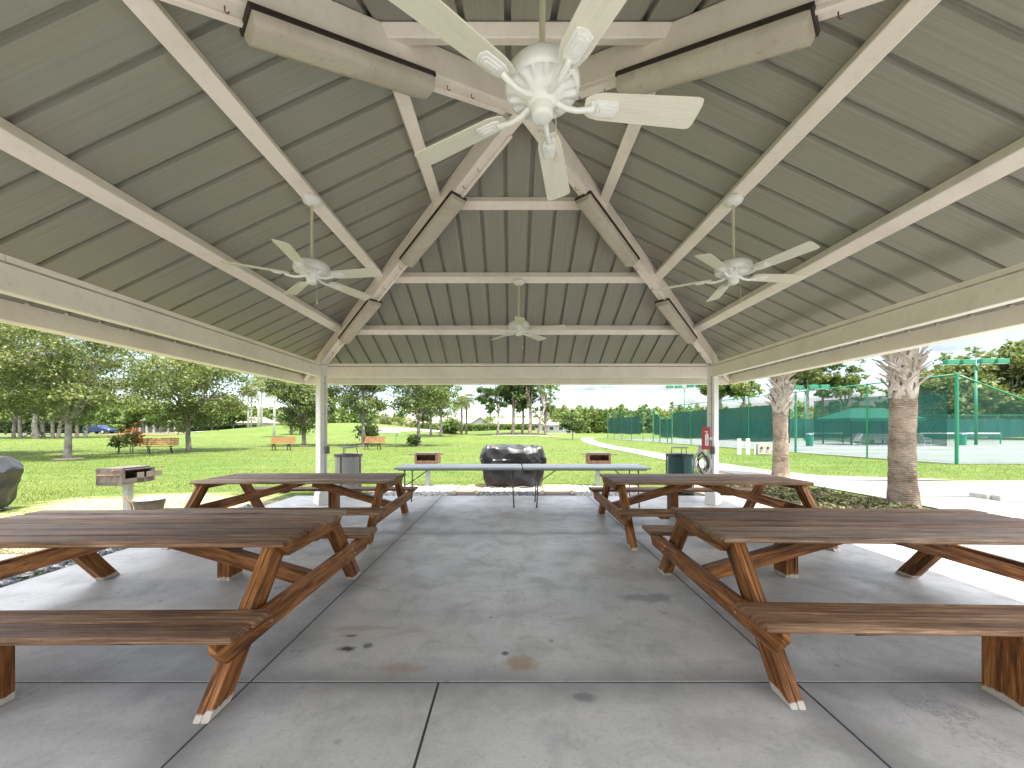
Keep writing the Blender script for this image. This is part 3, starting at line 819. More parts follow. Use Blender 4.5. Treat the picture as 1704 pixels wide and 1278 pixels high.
# ------------------------------------------------------------------ ceiling fans
def blade_outline(L0, L1, w0, w1):
    pts = [(L0, -w0 * .55), (L0 + .03, -w0 * .85), (L0 + .07, -w0)]
    pts += [(L1 - .03, -w1), (L1 - .008, -w1 + .006), (L1, -w1 + .03)]
    pts += [(L1, w1 - .03), (L1 - .008, w1 - .006), (L1 - .03, w1)]
    pts += [(L0 + .07, w0), (L0 + .03, w0 * .85), (L0, w0 * .55)]
    return pts
ZB = H + 1.43
def fan(label, x, y, rod_top, ang, drop=0.0):
    t = thing('ceiling_fan', label, 'ceiling fan', (x, y, ZB - drop), 0, 'ceiling fans under the pavilion roof')
    top = rod_top - ZB + drop
    b = MB(); b.lathe([(.0, top + .012), (.082, top + .010), (.088, top - .01), (.075, top - .035), (.045, top - .052), (.022, top - .056), (.0, top - .057)][::-1], 28)
    b.build('canopy', M['fan'], t, smooth=True, autosmooth=50)
    b = MB(); b.tube([(0, 0, .14), (0, 0, top - .03)], .0135, 12); b.tube([(0, 0, .13), (0, 0, .165)], .024, 12)
    b.build('downrod', M['rod'], t, smooth=True, autosmooth=50)
    # motor: fluted dish
    b = MB(); n = 64; prof = [(.02, .150), (.08, .148), (.135, .135), (.154, .115), (.160, .09), (.160, .064), (.154, .052), (.145, .047), (.136, .050), (.098, .044), (.088, .034), (.07, .018)]
    i0 = 0
    for q, (r, z) in enumerate(prof):
        for j in range(n):
            rr = r
            if q in (8, 9): z = prof[q][1] + (.006 if (j // 2) % 2 else -.007)
            a = 2 * math.pi * j / n
            b.v.append((rr * math.cos(a), rr * math.sin(a), z))
    for q in range(len(prof) - 1):
        for j in range(n):
            j2 = (j + 1) % n
            b.f.append((q * n + j2, q * n + j, (q + 1) * n + j, (q + 1) * n + j2)); b.uv.append([(0, 0)] * 4); b.mi.append(0)
    b.f.append(tuple(range(n))); b.uv.append([(0, 0)] * n); b.mi.append(0)
    b.f.append(tuple(reversed(range((len(prof) - 1) * n, len(prof) * n)))); b.uv.append([(0, 0)] * n); b.mi.append(0)
    b.build('motor_housing', M['fan'], t, smooth=True, autosmooth=40)
    b = MB(); b.lathe([(.0, -.060), (.034, -.060), (.044, -.054), (.047, -.042), (.047, -.008), (.058, 0), (.07, .012), (.07, .02), (0, .021)], 28)
    b.build('switch_housing', M['fan'], t, smooth=True, autosmooth=50)
    b = MB(); cp = [(.046, -.02, -.03), (.056, -.02, -.05), (.058, -.02, -.21)]
    b.tube(cp, .0018, 6); b.lathe([(.0, -.0), (.006, -.006), (.0075, -.035), (.006, -.046), (0, -.048)][::-1], 10, (.058, -.02, -.21))
    b.build('pull_chain', M['rod'], t, smooth=True)
    R0, R1 = .225, .70
    for k in range(5):
        M3 = Matrix.Rotation(R(ang + 72 * k), 3, 'Z')
        tilt = Matrix.Rotation(R(-12), 3, 'X')
        b = MB(); b.prism(blade_outline(R0 - .04, R1, .058, .070), .006, 0.010, M3 @ tilt)
        bl = b.build('blade', M['fan_blade'], t, bevel=.002)
        b = MB()
        b.tube([M3 @ Vector((.06, 0, .012)), M3 @ Vector((.10, 0, -.006)), M3 @ Vector((.15, 0, -.014)), M3 @ Vector((.205, 0, -.006)), M3 @ Vector((.225, 0, .002))], .011, 8, rs=[.014, .013, .012, .013, .014])
        o = [(R0 - .015, -.024), (R0 + .01, -.036), (R0 + .10, -.036), (R0 + .112, 0), (R0 + .10, .036), (R0 + .01, .036), (R0 - .015, .024)]
        b.prism(o, .008, .001, M3 @ tilt)
        o2 = [(R0 + .012, -.024), (R0 + .09, -.024), (R0 + .098, 0), (R0 + .09, .024), (R0 + .012, .024)]
        b.prism(o2, .006, -.005, M3 @ tilt)
        o3 = [(R0 + .025, -.013), (R0 + .08, -.013), (R0 + .086, 0), (R0 + .08, .013), (R0 + .025, .013)]
        b.prism(o3, .005, -.0095, M3 @ tilt)
        b.build('blade_iron', M['fan'], bl, bevel=.003)
    return t
zp = zd(2.03) - .11
fan('nearest ceiling fan, large overhead at the top of the view', CX + .03, CY - 2.0, zp, 5, .042)
fan('ceiling fan on the left roof slope above the left picnic tables', CX - 2.0, CY, zp, -9)
fan('ceiling fan on the right roof slope above the right picnic tables', CX + 2.0, CY, zp, 5)
fan('farthest ceiling fan, on the back slope above the folding tables', CX, CY + 2.03, zp, 54)

# ------------------------------------------------------------------ picnic tables
def picnic_table(label, x, y, rz=0.0, L=2.6, seed=1):
    random.seed(seed)
    t = thing('picnic_table', label, 'picnic table', (x, y, 0), rz, 'brown picnic tables under the pavilion')
    h = L / 2; ZT = .745; ZS = .452
    def yz_prism(b, outline, xc, tx, grain=None):
        """outline in (y,z), extruded along x"""
        n = len(outline); i = len(b.v)
        for sx in (-1, 1):
            for (yy, zz) in outline: b.v.append((xc + sx * tx / 2, yy, zz))
        # grain runs from the first edge's middle to the middle of the opposite edge
        a = Vector(outline[0]).lerp(Vector(outline[-1]), .5); c = Vector(outline[n // 2 - 1]).lerp(Vector(outline[n // 2]), .5)
        d = Vector(grain) if grain else (c - a).normalized(); e = Vector((-d.y, d.x))
        o1, o2 = random.random() * 9, random.random() * 9
        def uv(k):
            p = Vector(outline[k % n]); return (p.dot(d) + o1, p.dot(e) + (tx if k >= n else 0) + o2)
        for f in [tuple(reversed(range(n))), tuple(range(n, 2 * n))] + [(k, (k + 1) % n, n + (k + 1) % n, n + k) for k in range(n)]:
            b.f.append(tuple(i + k for k in f)); b.uv.append([uv(k) for k in f]); b.mi.append(b.m)
    b = MB(); nb = 6; bw = .144; g = .017
    for k in range(nb):
        yc = (k - (nb - 1) / 2) * (bw + g)
        b.m = (k * 2 + seed) % 3 if k % 2 else (k + seed * 2) % 3
        b.box((random.uniform(-.006, .006), yc, ZT - .02 + random.uniform(-.0025, .0025)), (L + random.uniform(-.012, .006), bw, .04), Matrix.Rotation(random.uniform(-.0012, .0012), 3, 'Z'), 0)
    b.build('tabletop', M['wood_top'], t, bevel=.011)
    for s in (-1, 1):
        b = MB()
        for k in (-1, 1):
            b.m = random.choice((0, 2, 0))
            b.box((random.uniform(-.006, .006), s * .885 + k * .0745, ZS - .02 + random.uniform(-.002, .002)), (L + .15 + random.uniform(-.01, .01), .142, .04), None, 0)
        b.build('bench_seat', M['wood_top'], t, bevel=.010)
        b = MB()
        for k in (-1, 0, 1):
            b.box((k * .0405, s * .885, (ZS - .041) / 2), (.0385, .185, ZS - .041), None, 2)
        b.build('seat_post', M['wood_leg'], t, bevel=.005)
        for xx in (-.82, .82):
            b = MB(); yz_prism(b, [(s * .885 - .13, ZS - .042), (s * .885 - .06, ZS - .085), (s * .885 + .06, ZS - .085), (s * .885 + .13, ZS - .042)], xx, .09, (1, 0))
            b.build('seat_cleat', M['wood_leg'], t)
    for sx in (-1, 1):
        xs = sx * (h - .028)
        b = MB()
        yz_prism(b, [(-1.02, ZS - .042), (-1.02, ZS - .09), (-.94, ZS - .185), (.94, ZS - .185), (1.02, ZS - .09), (1.02, ZS - .042)], xs, .042, (1, 0))
        b.build('seat_support', M['wood_leg'], t, bevel=.006)
        b = MB(); b.m = 0
        for yy in (-.62, .62):
            for (dy, dz) in ((-.03, .02), (.03, -.03)):
                b.tube([(xs + sx * .018, yy + dy, ZS - .11 + dz), (xs + sx * .026, yy + dy, ZS - .11 + dz)], .009, 8)
        b.build('bolt', M['steel'], t)
        b = MB()
        yz_prism(b, [(-.44, ZT - .042), (-.36, ZT - .125), (.36, ZT - .125), (.44, ZT - .042)], sx * (h - .05), .045, (1, 0))
        b.build('top_cleat', M['wood_leg'], t, bevel=.006)
        for s in (-1, 1):
            b = MB()
            for q in (0, 1):
                xc = sx * (h - .095 - .0405 * q)
                yz_prism(b, [(s * .44, ZT - .042), (s * .985, 0), (s * .825, 0), (s * .28, ZT - .042)], xc, .039)
            b.build('leg', M['wood_leg'], t, bevel=.005)
        b = MB()
        b.bar((sx * (h - .10), .0, .335), (sx * .10, .0, ZT - .085), .088, .10)
        b.build('brace', M['wood_leg'], t, bevel=.005)
    b = MB()
    yz_prism(b, [(-.40, ZT - .042), (-.34, ZT - .085), (.34, ZT - .085), (.40, ZT - .042)], 0, .14, (1, 0))
    b.build('top_cleat', M['wood_leg'], t)
    return t
picnic_table('near left brown picnic table with weathered boards, cut off by the left edge', -2.735, 2.86, R(0.5), 2.62, 3)
picnic_table('near right brown picnic table closest to the thick palm, cut off by the right edge', 2.69, 2.93, R(-1.6), 2.60, 5)
picnic_table('far left brown picnic table in front of the left post', -2.985, 5.60, R(0.8), 2.62, 8)
picnic_table('far right brown picnic table in front of the right post', 2.66, 5.52, R(-1.0), 2.60, 12)
random.seed(21)

# ------------------------------------------------------------------ folding tables
def folding_table(label, x0, x1, y, feet):
    t = thing('folding_table', label, 'folding table', ((x0 + x1) / 2, y, 0), 0, 'folding tables end to end')
    L = x1 - x0; xm = (x0 + x1) / 2
    b = MB(); b.box((0, 0, .722), (L, .75, .040), None, 0)
    b.build('tabletop', M['plastic_table'], t, bevel=.014)
    b = MB()
    for yy in (-.30, .30): b.bar((-L / 2 + .06, yy, .692), (L / 2 - .06, yy, .692), .025, .022)
    b.build('frame_rail', M['table_leg'], t)
    for xf, sgn in feet:
        b = MB(); xr = xf - xm
        for yy in (-.27, .27):
            b.tube([(xr, yy, .69), (xr, yy, .30), (xr - sgn * .015, yy, .02)], .0125, 8)
            b.tube([(xr - sgn * .015, yy, .03), (xr - sgn * .016, yy, 0)], .016, 8)
        b.tube([(xr, -.27, .40), (xr, .27, .40)], .010, 8)
        b.build('leg', M['table_leg'], t, smooth=True)
        b = MB(); b.tube([(xr, 0, .40), (xr + sgn * .42, 0, .69)], .009, 8); b.build('brace', M['table_leg'], t, smooth=True)
        if abs(xf - .0) < .05 or abs(xf - .47) < .05:
            pass
    return t
folding_table('left half of the two grey white folding tables set end to end', -2.14, .185, 7.33, ((-1.97, 1), (0.02, -1)))
folding_table('right half of the two grey white folding tables set end to end', .20, 2.53, 7.33, ((.47, 1), (2.32, -1)))

# ------------------------------------------------------------------ covered grills
def covered_grill(label, x, y, rz, w=1.62, d=.72, h=1.04, seed=1):
    t = thing('covered_grill', label, 'grill', (x, y, -.02), rz)
    rr = random.Random(seed); b = MB(); nx, nr = 56, 30
    ph = [rr.random() * 6.28 for _ in range(8)]
    # a drape: rings from the hem up over the lid
    rows = []
    for k in range(nr + 1):
        v = k / nr
        if v < .62:
            u = v / .62; z = .05 + u * .70; sx = w / 2 * (.80 + .20 * u ** .7); sy = d / 2 * (.84 + .16 * u ** .7)
        else:
            u = (v - .62) / .38; a = u * math.pi / 2
            z = .75 + (h - .75) * math.sin(a) ** .8; sx = w / 2 * (1 - .20 * u - .8 * max(0, u - .80) / .20) if u > .8 else w / 2 * (1 - .20 * u)
            sy = d / 2 * (math.cos(a * .96) ** .65)
        ring = []
        for j in range(nx):
            an = 2 * math.pi * j / nx
            ca, sa = math.cos(an), math.sin(an)
            ex = .42
            X = math.copysign(abs(ca) ** ex, ca); Y = math.copysign(abs(sa) ** ex, sa)
            fold = 0
            if v < .62:
                fold = .020 * math.sin(an * 5 + ph[0] + 3 * v) + .014 * math.sin(an * 9 + ph[1] - 5 * v)
                fold *= 1.0
            else:
                fold = .030 * math.sin(an * 7 + ph[2] + 4 * v) * (1 - u) + .018 * math.sin(an * 12 + ph[3]) * (1 - u)
            zz = z + (.022 * math.sin(X * 9 + ph[4]) * math.sin(an * 4 + ph[5]) + .014 * math.sin(X * 19 + ph[6] + 3 * Y) if v > .5 else 0)
            # slack swags hanging at the front under the lid
            if .55 < v < .78 and sa < 0: zz -= .11 * abs(math.sin(X * 4.2 + .5)) * math.sin((v - .55) / .23 * math.pi)
            ring.append((X * (sx + fold), Y * (sy + fold), max(.03, zz)))
        rows.append(ring)
    for ring in rows: b.v.extend(ring)
    for k in range(nr):
        for j in range(nx):
            j2 = (j + 1) % nx
            b.f.append((k * nx + j, k * nx + j2, (k + 1) * nx + j2, (k + 1) * nx + j)); b.uv.append([(0, 0)] * 4); b.mi.append(0)
    b.f.append(tuple(range(nr * nx, (nr + 1) * nx))); b.uv.append([(0, 0)] * nx); b.mi.append(0)
    o = b.build('cover', M['cover'], t, smooth=True)
    tx = bpy.data.textures.new('cover_creases', 'VORONOI'); tx.noise_scale = .30; tx.distance_metric = 'DISTANCE'; tx.noise_intensity = 1.2
    ss = o.modifiers.new('sub', 'SUBSURF'); ss.levels = 3; ss.render_levels = 3
    dm = o.modifiers.new('creases', 'DISPLACE'); dm.texture = tx; dm.strength = .075; dm.mid_level = .5; dm.texture_coords = 'LOCAL'
    b = MB()
    hem = [(p[0] * 1.012, p[1] * 1.012, .035 + .012 * math.sin(k * .9)) for k, p in enumerate(rows[0])]
    b.tube(hem + [hem[0]], .010, 6, cap=False)
    b.build('hem_strap', paint('grey_hem_%d' % seed, (.35, .35, .35), .5, .1, 5), t, smooth=True)
    return t
covered_grill('black cloth covered grill behind the middle of the folding tables', .03, 9.75, 0, seed=4)
covered_grill('black covered grill cut off by the left edge beside the near left table', -9.72, 6.65, R(14), h=.98, seed=9)

# ------------------------------------------------------------------ park grills on posts
def park_grill(label, x, y, rz, s=1.0, old=True):
    t = thing('park_grill', label, 'grill', (x, y, -.03), rz, 'charcoal grills on steel posts')
    t.scale = (s, s, s)
    b = MB(); b.box((0, 0, .29), (.105, .105, .58), None, 2); b.build('post', M['steel'], t, bevel=.008)
    b = MB(); w, d, hh, z0, q = .56, .42, .24, .60, .012
    b.box((0, 0, z0), (w, d, q)); b.box((-w / 2, 0, z0 + hh / 2 + .008), (q, d, hh)); b.box((w / 2, 0, z0 + hh / 2 + .008), (q, d, hh))
    b.box((0, d / 2, z0 + hh / 2 + .008), (w - q, q, hh)); b.box((0, -d / 2, z0 + .045), (w - q, q, .075))
    for sx in (-1, 1):
        b.box((sx * (w / 2 - .03), -d / 2 - .008, z0 + hh / 2), (.035, .01, hh * .9))
    b.build('firebox', M['rust' if old else 'soot'], t)
    b = MB()
    for k in range(19): b.tube([(-w / 2 + .03 + k * (w - .06) / 18, -d / 2 + .0, z0 + hh - .01), (-w / 2 + .03 + k * (w - .06) / 18, d / 2 - .02, z0 + hh - .01)], .006, 6)
    for yy in (-d / 2 + .01, 0.0, d / 2 - .03): b.tube([(-w / 2 - .10, yy, z0 + hh + .002), (w / 2 + .10, yy, z0 + hh + .002)], .008, 6)
    b.build('cooking_grate', M['soot'], t)
    b = MB(); b.box((0, .02, z0 + hh + .022), (w * .96, d * .8, .018)); b.build('lid_plate', M['soot'], t, bevel=.004)
    for sx in (-1, 1):
        b = MB(); b.tube([(sx * (w / 2 + .08), -d / 2 + .01, z0 + hh), (sx * (w / 2 + .16), -d / 2 - .02, z0 + hh + .01)], .013, 8); b.build('handle', M['rust'], t)
    return t
park_grill('rusty charcoal grill on a post behind the left folding table', px_x(712, 9.75), 9.75, 0, 1.0)
park_grill('rusty charcoal grill on a post behind the right folding table', px_x(995, 9.75), 9.75, R(-4), 1.0)
g = park_grill('sooty open charcoal grill on a grey post at the left beside a metal bucket', px_x(213, 6.55), 6.55, R(85), .95, False)
b = MB(); b.box((-.305, -.01, .725), (.014, .50, .30)); b.build('side_panel', M['soot'], g, bevel=.003)
b = MB(); b.tube([(-.31, -.2, .76), (-.35, -.2, .76), (-.35, .16, .755), (-.31, .16, .755)], .012, 8); b.build('handle', M['rust'], g)
b = MB()
for k in range(3): b.box((.02 + k * .16, -.225, .725), (.11, .016, .10))
b.build('air_vent', M['pad'], g)

# bucket
t = thing('metal_bucket', 'dented dark metal ash bucket with lid and wire bail beside the left grill', 'bucket', (px_x(249, 6.35), 6.35, -.03), R(20))
b = MB(); b.lathe([(0, 0), (.15, 0), (.205, .30), (.212, .305), (.205, .31), (.19, .29), (0, .285)], 28); b.build('pail', M['soot'], t, smooth=True, autosmooth=40)
b = MB(); b.lathe([(.215, .31), (.215, .322), (.14, .345), (.03, .355), (.03, .372), (0, .374)], 28); b.build('lid', M['steel'], t, smooth=True, autosmooth=40)
b = MB(); b.tube([(.21, 0, .29), (.235, .0, .12), (.24, -.05, .02)], .006, 6); b.build('bail_handle', M['steel'], t)
b = MB(); b.tube([(-.20, -.02, .05), (-.235, -.02, .26), (-.30, -.02, .37)], .014, 8); b.build('tong_handle', M['rust'], t)

# ------------------------------------------------------------------ litter bins
def litter_bin(label, x, y, mesh, liner, frame, rz=0):
    t = thing('litter_bin', label, 'litter bin', (x, y, -.03), rz, 'mesh litter bins beside the posts')
    b = MB(); r, hh = .285, .86
    n = 40
    for j in range(n):
        a0, a1 = 2 * math.pi * j / n, 2 * math.pi * (j + 1) / n
        p0 = (r * math.cos(a0), r * math.sin(a0)); p1 = (r * math.cos(a1), r * math.sin(a1))
        b.face([(p0[0], p0[1], .06), (p1[0], p1[1], .06), (p1[0], p1[1], hh), (p0[0], p0[1], hh)],
               [(a0 * r, 0), (a1 * r, 0), (a1 * r, hh), (a0 * r, hh)])
    b.build('mesh_barrel', mesh, t)
    b = MB(); b.lathe([(0, .05), (.235, .05), (.25, .84), (.23, .84)], 32); b.build('liner', liner, t, smooth=True, autosmooth=40)
    b = MB()
    for zz in (.06, hh):
        ring = [((r + .004) * math.cos(2 * math.pi * k / 40), (r + .004) * math.sin(2 * math.pi * k / 40), zz) for k in range(41)]
        b.tube(ring, .014, 8, cap=False)
    for k in range(4):
        a = math.pi / 4 + k * math.pi / 2 + .6
        b.box(((r + .006) * math.cos(a), (r + .006) * math.sin(a), hh / 2), (.012, .04, hh), Matrix.Rotation(a, 3, 'Z'))
    b.build('frame', frame, t, smooth=False)
    b = MB(); b.lathe([(.16, .868), (.30, .872), (.305, .90), (.29, .915), (.17, .90), (.16, .868)], 36); b.build('lid_ring', frame, t, smooth=True, autosmooth=40)
    b = MB()
    for a in (.3, 2.4, 4.5):
        b.tube([(.19 * math.cos(a), .19 * math.sin(a), .90), (.17 * math.cos(a), .17 * math.sin(a), 1.05)], .008, 6)
    b.lathe([(0, 1.062), (.17, 1.058), (.19, 1.045), (.19, 1.04), (0, 1.045)], 28)
    b.build('rain_bonnet', M['black'], t)
    return t
litter_bin('grey mesh litter bin with rusty rim beside the left post', px_x(580, 8.75), 8.75, M['bin_mesh'], M['bin_liner'], M['soot'])
litter_bin('dark green mesh litter bin left of the red fire sign', px_x(1131, 8.75), 8.75, M['bin_mesh_green'], M['bin_green'], M['black'])

# ------------------------------------------------------------------ fire sign and garden hose on the right post
def text_mesh(txt, size, depth):
    cu = bpy.data.curves.new('lettering', 'FONT'); cu.body = txt; cu.size = size; cu.extrude = depth; cu.align_x = 'CENTER'; cu.align_y = 'CENTER'
    ob = bpy.data.objects.new('lettering', cu); COL.objects.link(ob)
    dg = bpy.context.evaluated_depsgraph_get(); dg.update()
    me = bpy.data.meshes.new_from_object(ob.evaluated_get(dg))
    bpy.data.objects.remove(ob)
    return me
sx, sy = 3.665, 7.27
t = thing('fire_sign', 'red projecting fire extinguisher sign on the right post', 'sign', (sx, sy, 1.05))
b = MB(); b.box((0, 0, .215), (.155, .012, .43)); b.build('panel', M['red'], t, bevel=.003)
b = MB(); b.box((.012, -.0085, .19), (.062, .003, .225)); b.build('white_band', M['white'], t)
b = MB()
b.tube([(.012, -.010, .30), (.012, -.010, .335), (-.012, -.010, .348), (-.03, -.010, .335)], .008, 6); b.tube([(.012, -.010, .335), (.035, -.010, .345)], .006, 6)
b.build('extinguisher_pictogram', M['white'], t)
for k, ch in enumerate('FIRE'):
    me = text_mesh(ch, .066, .001); me.materials.append(M['red'])
    lo = bpy.data.objects.new('lettering', me); COL.objects.link(lo); lo.parent = t
    lo.location = (.012, -.0115, .273 - k * .054); lo.rotation_euler = (R(90), 0, 0)
b = MB(); b.box((.09, .0, .21), (.06, .016, .05)); b.build('bracket', M['steel'], t)
t = thing('garden_hose', 'coiled dark and white garden hose hanging below the red fire sign', 'hose', (3.60, 7.36, .80))
rr = random.Random(3)
for q in range(7):
    b = MB(); pts = []
    rx, rz_ = .125 + rr.uniform(-.045, .045), .205 + rr.uniform(-.05, .03)
    ox, oz, tl = rr.uniform(-.045, .045), rr.uniform(-.05, .02), rr.uniform(-.6, .6)
    for k in range(33):
        a = 2 * math.pi * k / 32
        X, Z = rx * math.sin(a), rz_ * math.cos(a)
        pts.append((ox + X * math.cos(tl) - Z * math.sin(tl) * .4, -.02 * q + .01 * math.sin(3 * a), oz + Z + .05 * math.sin(tl) * X))
    b.tube(pts, .0105, 8, cap=False)
    b.build('hose_loop', M['black'] if q % 2 else paint('pale_hose', (.5, .5, .48), .45, .1, 6), t, smooth=True)
b = MB(); b.tube([(.0, -.16, .20), (0, .02, .23), (0.05, .04, .24)], .012, 8); b.box((0.03, .03, .25), (.10, .04, .14)); b.build('hanger', M['white'], t)

# ------------------------------------------------------------------ slatted benches on the lawn
def park_bench(label, px, Y, rz, ):
    x = px_x(px, Y)
    t = thing('park_bench', label, 'bench', (x, Y, gz(x, Y) - .03), rz, 'orange slatted benches on the lawn')
    b = MB()
    for k in range(5): b.box((0, -.20 + k * .098, .45 - .012 * k * .4), (1.62, .082, .035), None, 0)
    b.build('seat', M['bench_wood'], t, bevel=.005)
    b = MB(); tl = Matrix.Rotation(R(-14), 3, 'X')
    for k in range(4): b.box((0, .245 + k * .030, .55 + k * .105), (1.62, .035, .082), tl, 0)
    for sx in (-.62, -.45, .45, .62): b.box((sx, .272, .70), (.06, .03, .46), tl, 2)
    b.build('backrest', M['bench_wood'], t, bevel=.004)
    for sx in (-.5, .5):
        b = MB()
        for yy in (-.18, .20):
            b.tube([(sx, yy * .3, .33), (sx, yy * .8, .22), (sx, yy, .0)], .035, 8, rs=[.03, .03, .04])
        b.box((sx, 0.0, .40), (.07, .44, .06)); b.box((sx, yy, .015), (.10, .14, .03))
        b.build('leg', M['black'], t, bevel=.006)
    for sx in (-.84, .84):
        b = MB(); b.box((sx, .0, .62), (.05, .5, .035)); b.box((sx, -.2, .53), (.05, .05, .17)); b.build('armrest', M['bench_wood'], t) if sx < 0 and px < 300 else None
    return t
park_bench('orange slatted bench between a flowering shrub and an oak at the left', 266, 22.6, R(28))
park_bench('orange slatted bench seen straight on left of the left post', 468, 26.0, R(2))
park_bench('orange slatted bench under an oak right of the left post', 620, 27.2, R(-14))

# ------------------------------------------------------------------ foliage
def leaf_mesh(name, cen, size, tone, mat, aspect=1.7, upbias=0.35, parent=None, rng=RNG, droop=None, size_var=.35):
    """cen: (n,3) positions; each becomes one folded leaf-sized quad"""
    n = len(cen)
    nrm = rng.normal(size=(n, 3)); nrm[:, 2] = np.abs(nrm[:, 2]) * .6 + upbias; nrm /= np.linalg.norm(nrm, axis=1)[:, None]
    t = rng.normal(size=(n, 3))
    if droop is not None: t = t * .45 + droop
    t -= nrm * (t * nrm).sum(1)[:, None]; t /= np.linalg.norm(t, axis=1)[:, None]
    s = np.cross(nrm, t)
    sz = size * (1 + size_var * rng.normal(size=n)).clip(.4, 2)
    a = (sz * .5 * aspect)[:, None]; w = (sz * .5)[:, None]
    v = np.empty((n, 4, 3))
    v[:, 0] = cen - t * a; v[:, 1] = cen + s * w - nrm * w * .3; v[:, 2] = cen + t * a; v[:, 3] = cen - s * w - nrm * w * .3
    me = bpy.data.meshes.new(name)
    me.vertices.add(n * 4); me.loops.add(n * 4); me.polygons.add(n)
    me.vertices.foreach_set('co', v.reshape(-1).astype(np.float32))
    me.loops.foreach_set('vertex_index', np.arange(n * 4, dtype=np.int32))
    me.polygons.foreach_set('loop_start', np.arange(n, dtype=np.int32) * 4)
    me.polygons.foreach_set('loop_total', np.full(n, 4, dtype=np.int32))
    at = me.attributes.new('tone', 'FLOAT', 'POINT')
    at.data.foreach_set('value', np.repeat(np.clip(tone, 0, 1), 4).astype(np.float32))
    me.materials.append(mat); me.update(); me.validate()
    o = bpy.data.objects.new(name, me); COL.objects.link(o)
    if parent: o.parent = parent
    return o

def tree(name, label, x, y, h, rx, ry, trunk_h, trunk_r, nclus, nleaf, leaf, mat, bark, seed, group=None, cat='tree', low=0.0, crad=.75, gaps=.25, lean=0.0, tone0=.42, needles=False, fork=5):
    rr = random.Random(seed); rg = np.random.default_rng(seed)
    t = thing(name, label, cat, (x, y, gz(x, y) - .04), rr.random() * 6.28 if not lean else 0, group)
    zc0 = trunk_h * (1 - low * .35); zc = (zc0 + h) / 2; rz = (h - zc0) / 2
    cl = []
    tries = 0
    while len(cl) < nclus and tries < 6000:
        tries += 1
        u = Vector((rr.gauss(0, 1), rr.gauss(0, 1), rr.gauss(0, 1))).normalized() * (rr.random() ** .38)
        # uneven outline
        f = 1 + .16 * math.sin(3 * math.atan2(u.y, u.x) + seed) + .10 * math.sin(5 * math.atan2(u.y, u.x) + 2 * seed)
        p = Vector((u.x * rx * f, u.y * ry * f, zc + u.z * rz))
        if u.z < -.55 and rr.random() < .5: continue
        if all((p - q).length > crad * .62 for q in cl): cl.append(p)
    # trunk and limbs
    b = MB()
    top = Vector((lean, rr.uniform(-.1, .1) * trunk_r * 6, trunk_h))
    wob = [(Vector((0, 0, -.1)), trunk_r * 1.35), (Vector((lean * .1, 0, trunk_h * .12)), trunk_r * 1.05), (Vector((lean * .35 + trunk_r * rr.uniform(-.6, .6), trunk_r * rr.uniform(-.6, .6), trunk_h * .5)), trunk_r * .92), (top, trunk_r * .85)]
    b.tube([p for p, _ in wob], 1, 10, rs=[r for _, r in wob])
    nl = fork
    groups = [[] for _ in range(nl)]
    off = rr.random() * 6.28
    for p in cl:
        k = int(((math.atan2(p.y, p.x) - off) % (2 * math.pi)) / (2 * math.pi) * nl) % nl
        groups[k].append(p)
    groups.append([p for p in cl if math.hypot(p.x, p.y) < rx * .4])
    for g_ in groups:
        if not g_: continue
        c = sum(g_, Vector()) / len(g_)
        mid = top.lerp(c, .55) + Vector((rr.uniform(-.15, .15), rr.uniform(-.15, .15), .12 * h * .3))
        b.tube([top - Vector((0, 0, trunk_h * .05)), top.lerp(mid, .5) + Vector((0, 0, -.05)), mid, c], 1, 7, rs=[trunk_r * .62, trunk_r * .5, trunk_r * .36, trunk_r * .18], cap=False)
        for p in g_:
            s_ = mid.lerp(c, rr.random())
            k = s_.lerp(p, .5) + Vector((rr.uniform(-.1, .1), rr.uniform(-.1, .1), .08))
            b.tube([s_, k, p], 1, 5, rs=[trunk_r * .17, trunk_r * .11, trunk_r * .05], cap=False)
    b.build('trunk', bark, t, smooth=True)
    per = nleaf // max(1, len(cl))
    cen = []; tone = []
    for p in cl:
        n = max(8, int(per * rr.uniform(.5, 1.5)))
        q = rg.normal(size=(n, 3)); q *= np.array([crad * .52, crad * .52, crad * .34])
        # twigs: leaves bunch on a few sub-clumps
        sub = rg.normal(size=(6, 3)) * np.array([crad * .5, crad * .5, crad * .3])
        pick = rg.integers(0, 6, n)
        q = q * (gaps + .25) + sub[pick]
        cen.append(q + np.array(p))
        tn = tone0 + rr.uniform(-.20, .26)
        tone.append(tn + rg.normal(size=n) * .13)
    cen = np.concatenate(cen); tone = np.concatenate(tone)
    k = cen[:, 2] > trunk_h * .55
    if needles:
        leaf_mesh('crown', cen[k], leaf, tone[k], mat, aspect=5.5, upbias=.1, parent=t, rng=rg)
    else:
        leaf_mesh('crown', cen[k], leaf, tone[k], mat, parent=t, rng=rg)
    return t

OG = 'oaks on the lawn'
tree('oak_tree', 'big spreading oak nearest at the left with forked trunk, behind the left charcoal grill', px_x(113, 18.6), 18.6, 7.6, 2.9, 3.2, 1.75, .135, 56, 30000, .072, M['oak_leaf'], M['bark'], 3, OG, low=.2, crad=1.05)
tree('oak_tree', 'broad oak with a straight trunk just right of the left orange bench', px_x(314, 25), 25, 7.0, 3.3, 3.4, 2.0, .14, 56, 27000, .08, M['oak_leaf'], M['bark'], 5, OG, low=.5, crad=1.05)
tree('oak_tree', 'leafy oak cut off by the left edge above the covered grill', px_x(-45, 21), 21, 8.2, 3.6, 3.6, 1.9, .22, 60, 30000, .085, M['oak_leaf'], M['bark'], 8, OG, low=.2, crad=1.1)
tree('oak_tree', 'slim oak with mulch ring just left of the left post', px_x(506, 32.5), 32.5, 6.4, 2.5, 2.4, 2.0, .16, 44, 15000, .10, M['thin_leaf'], M['bark'], 11, OG, low=.7, crad=.85)
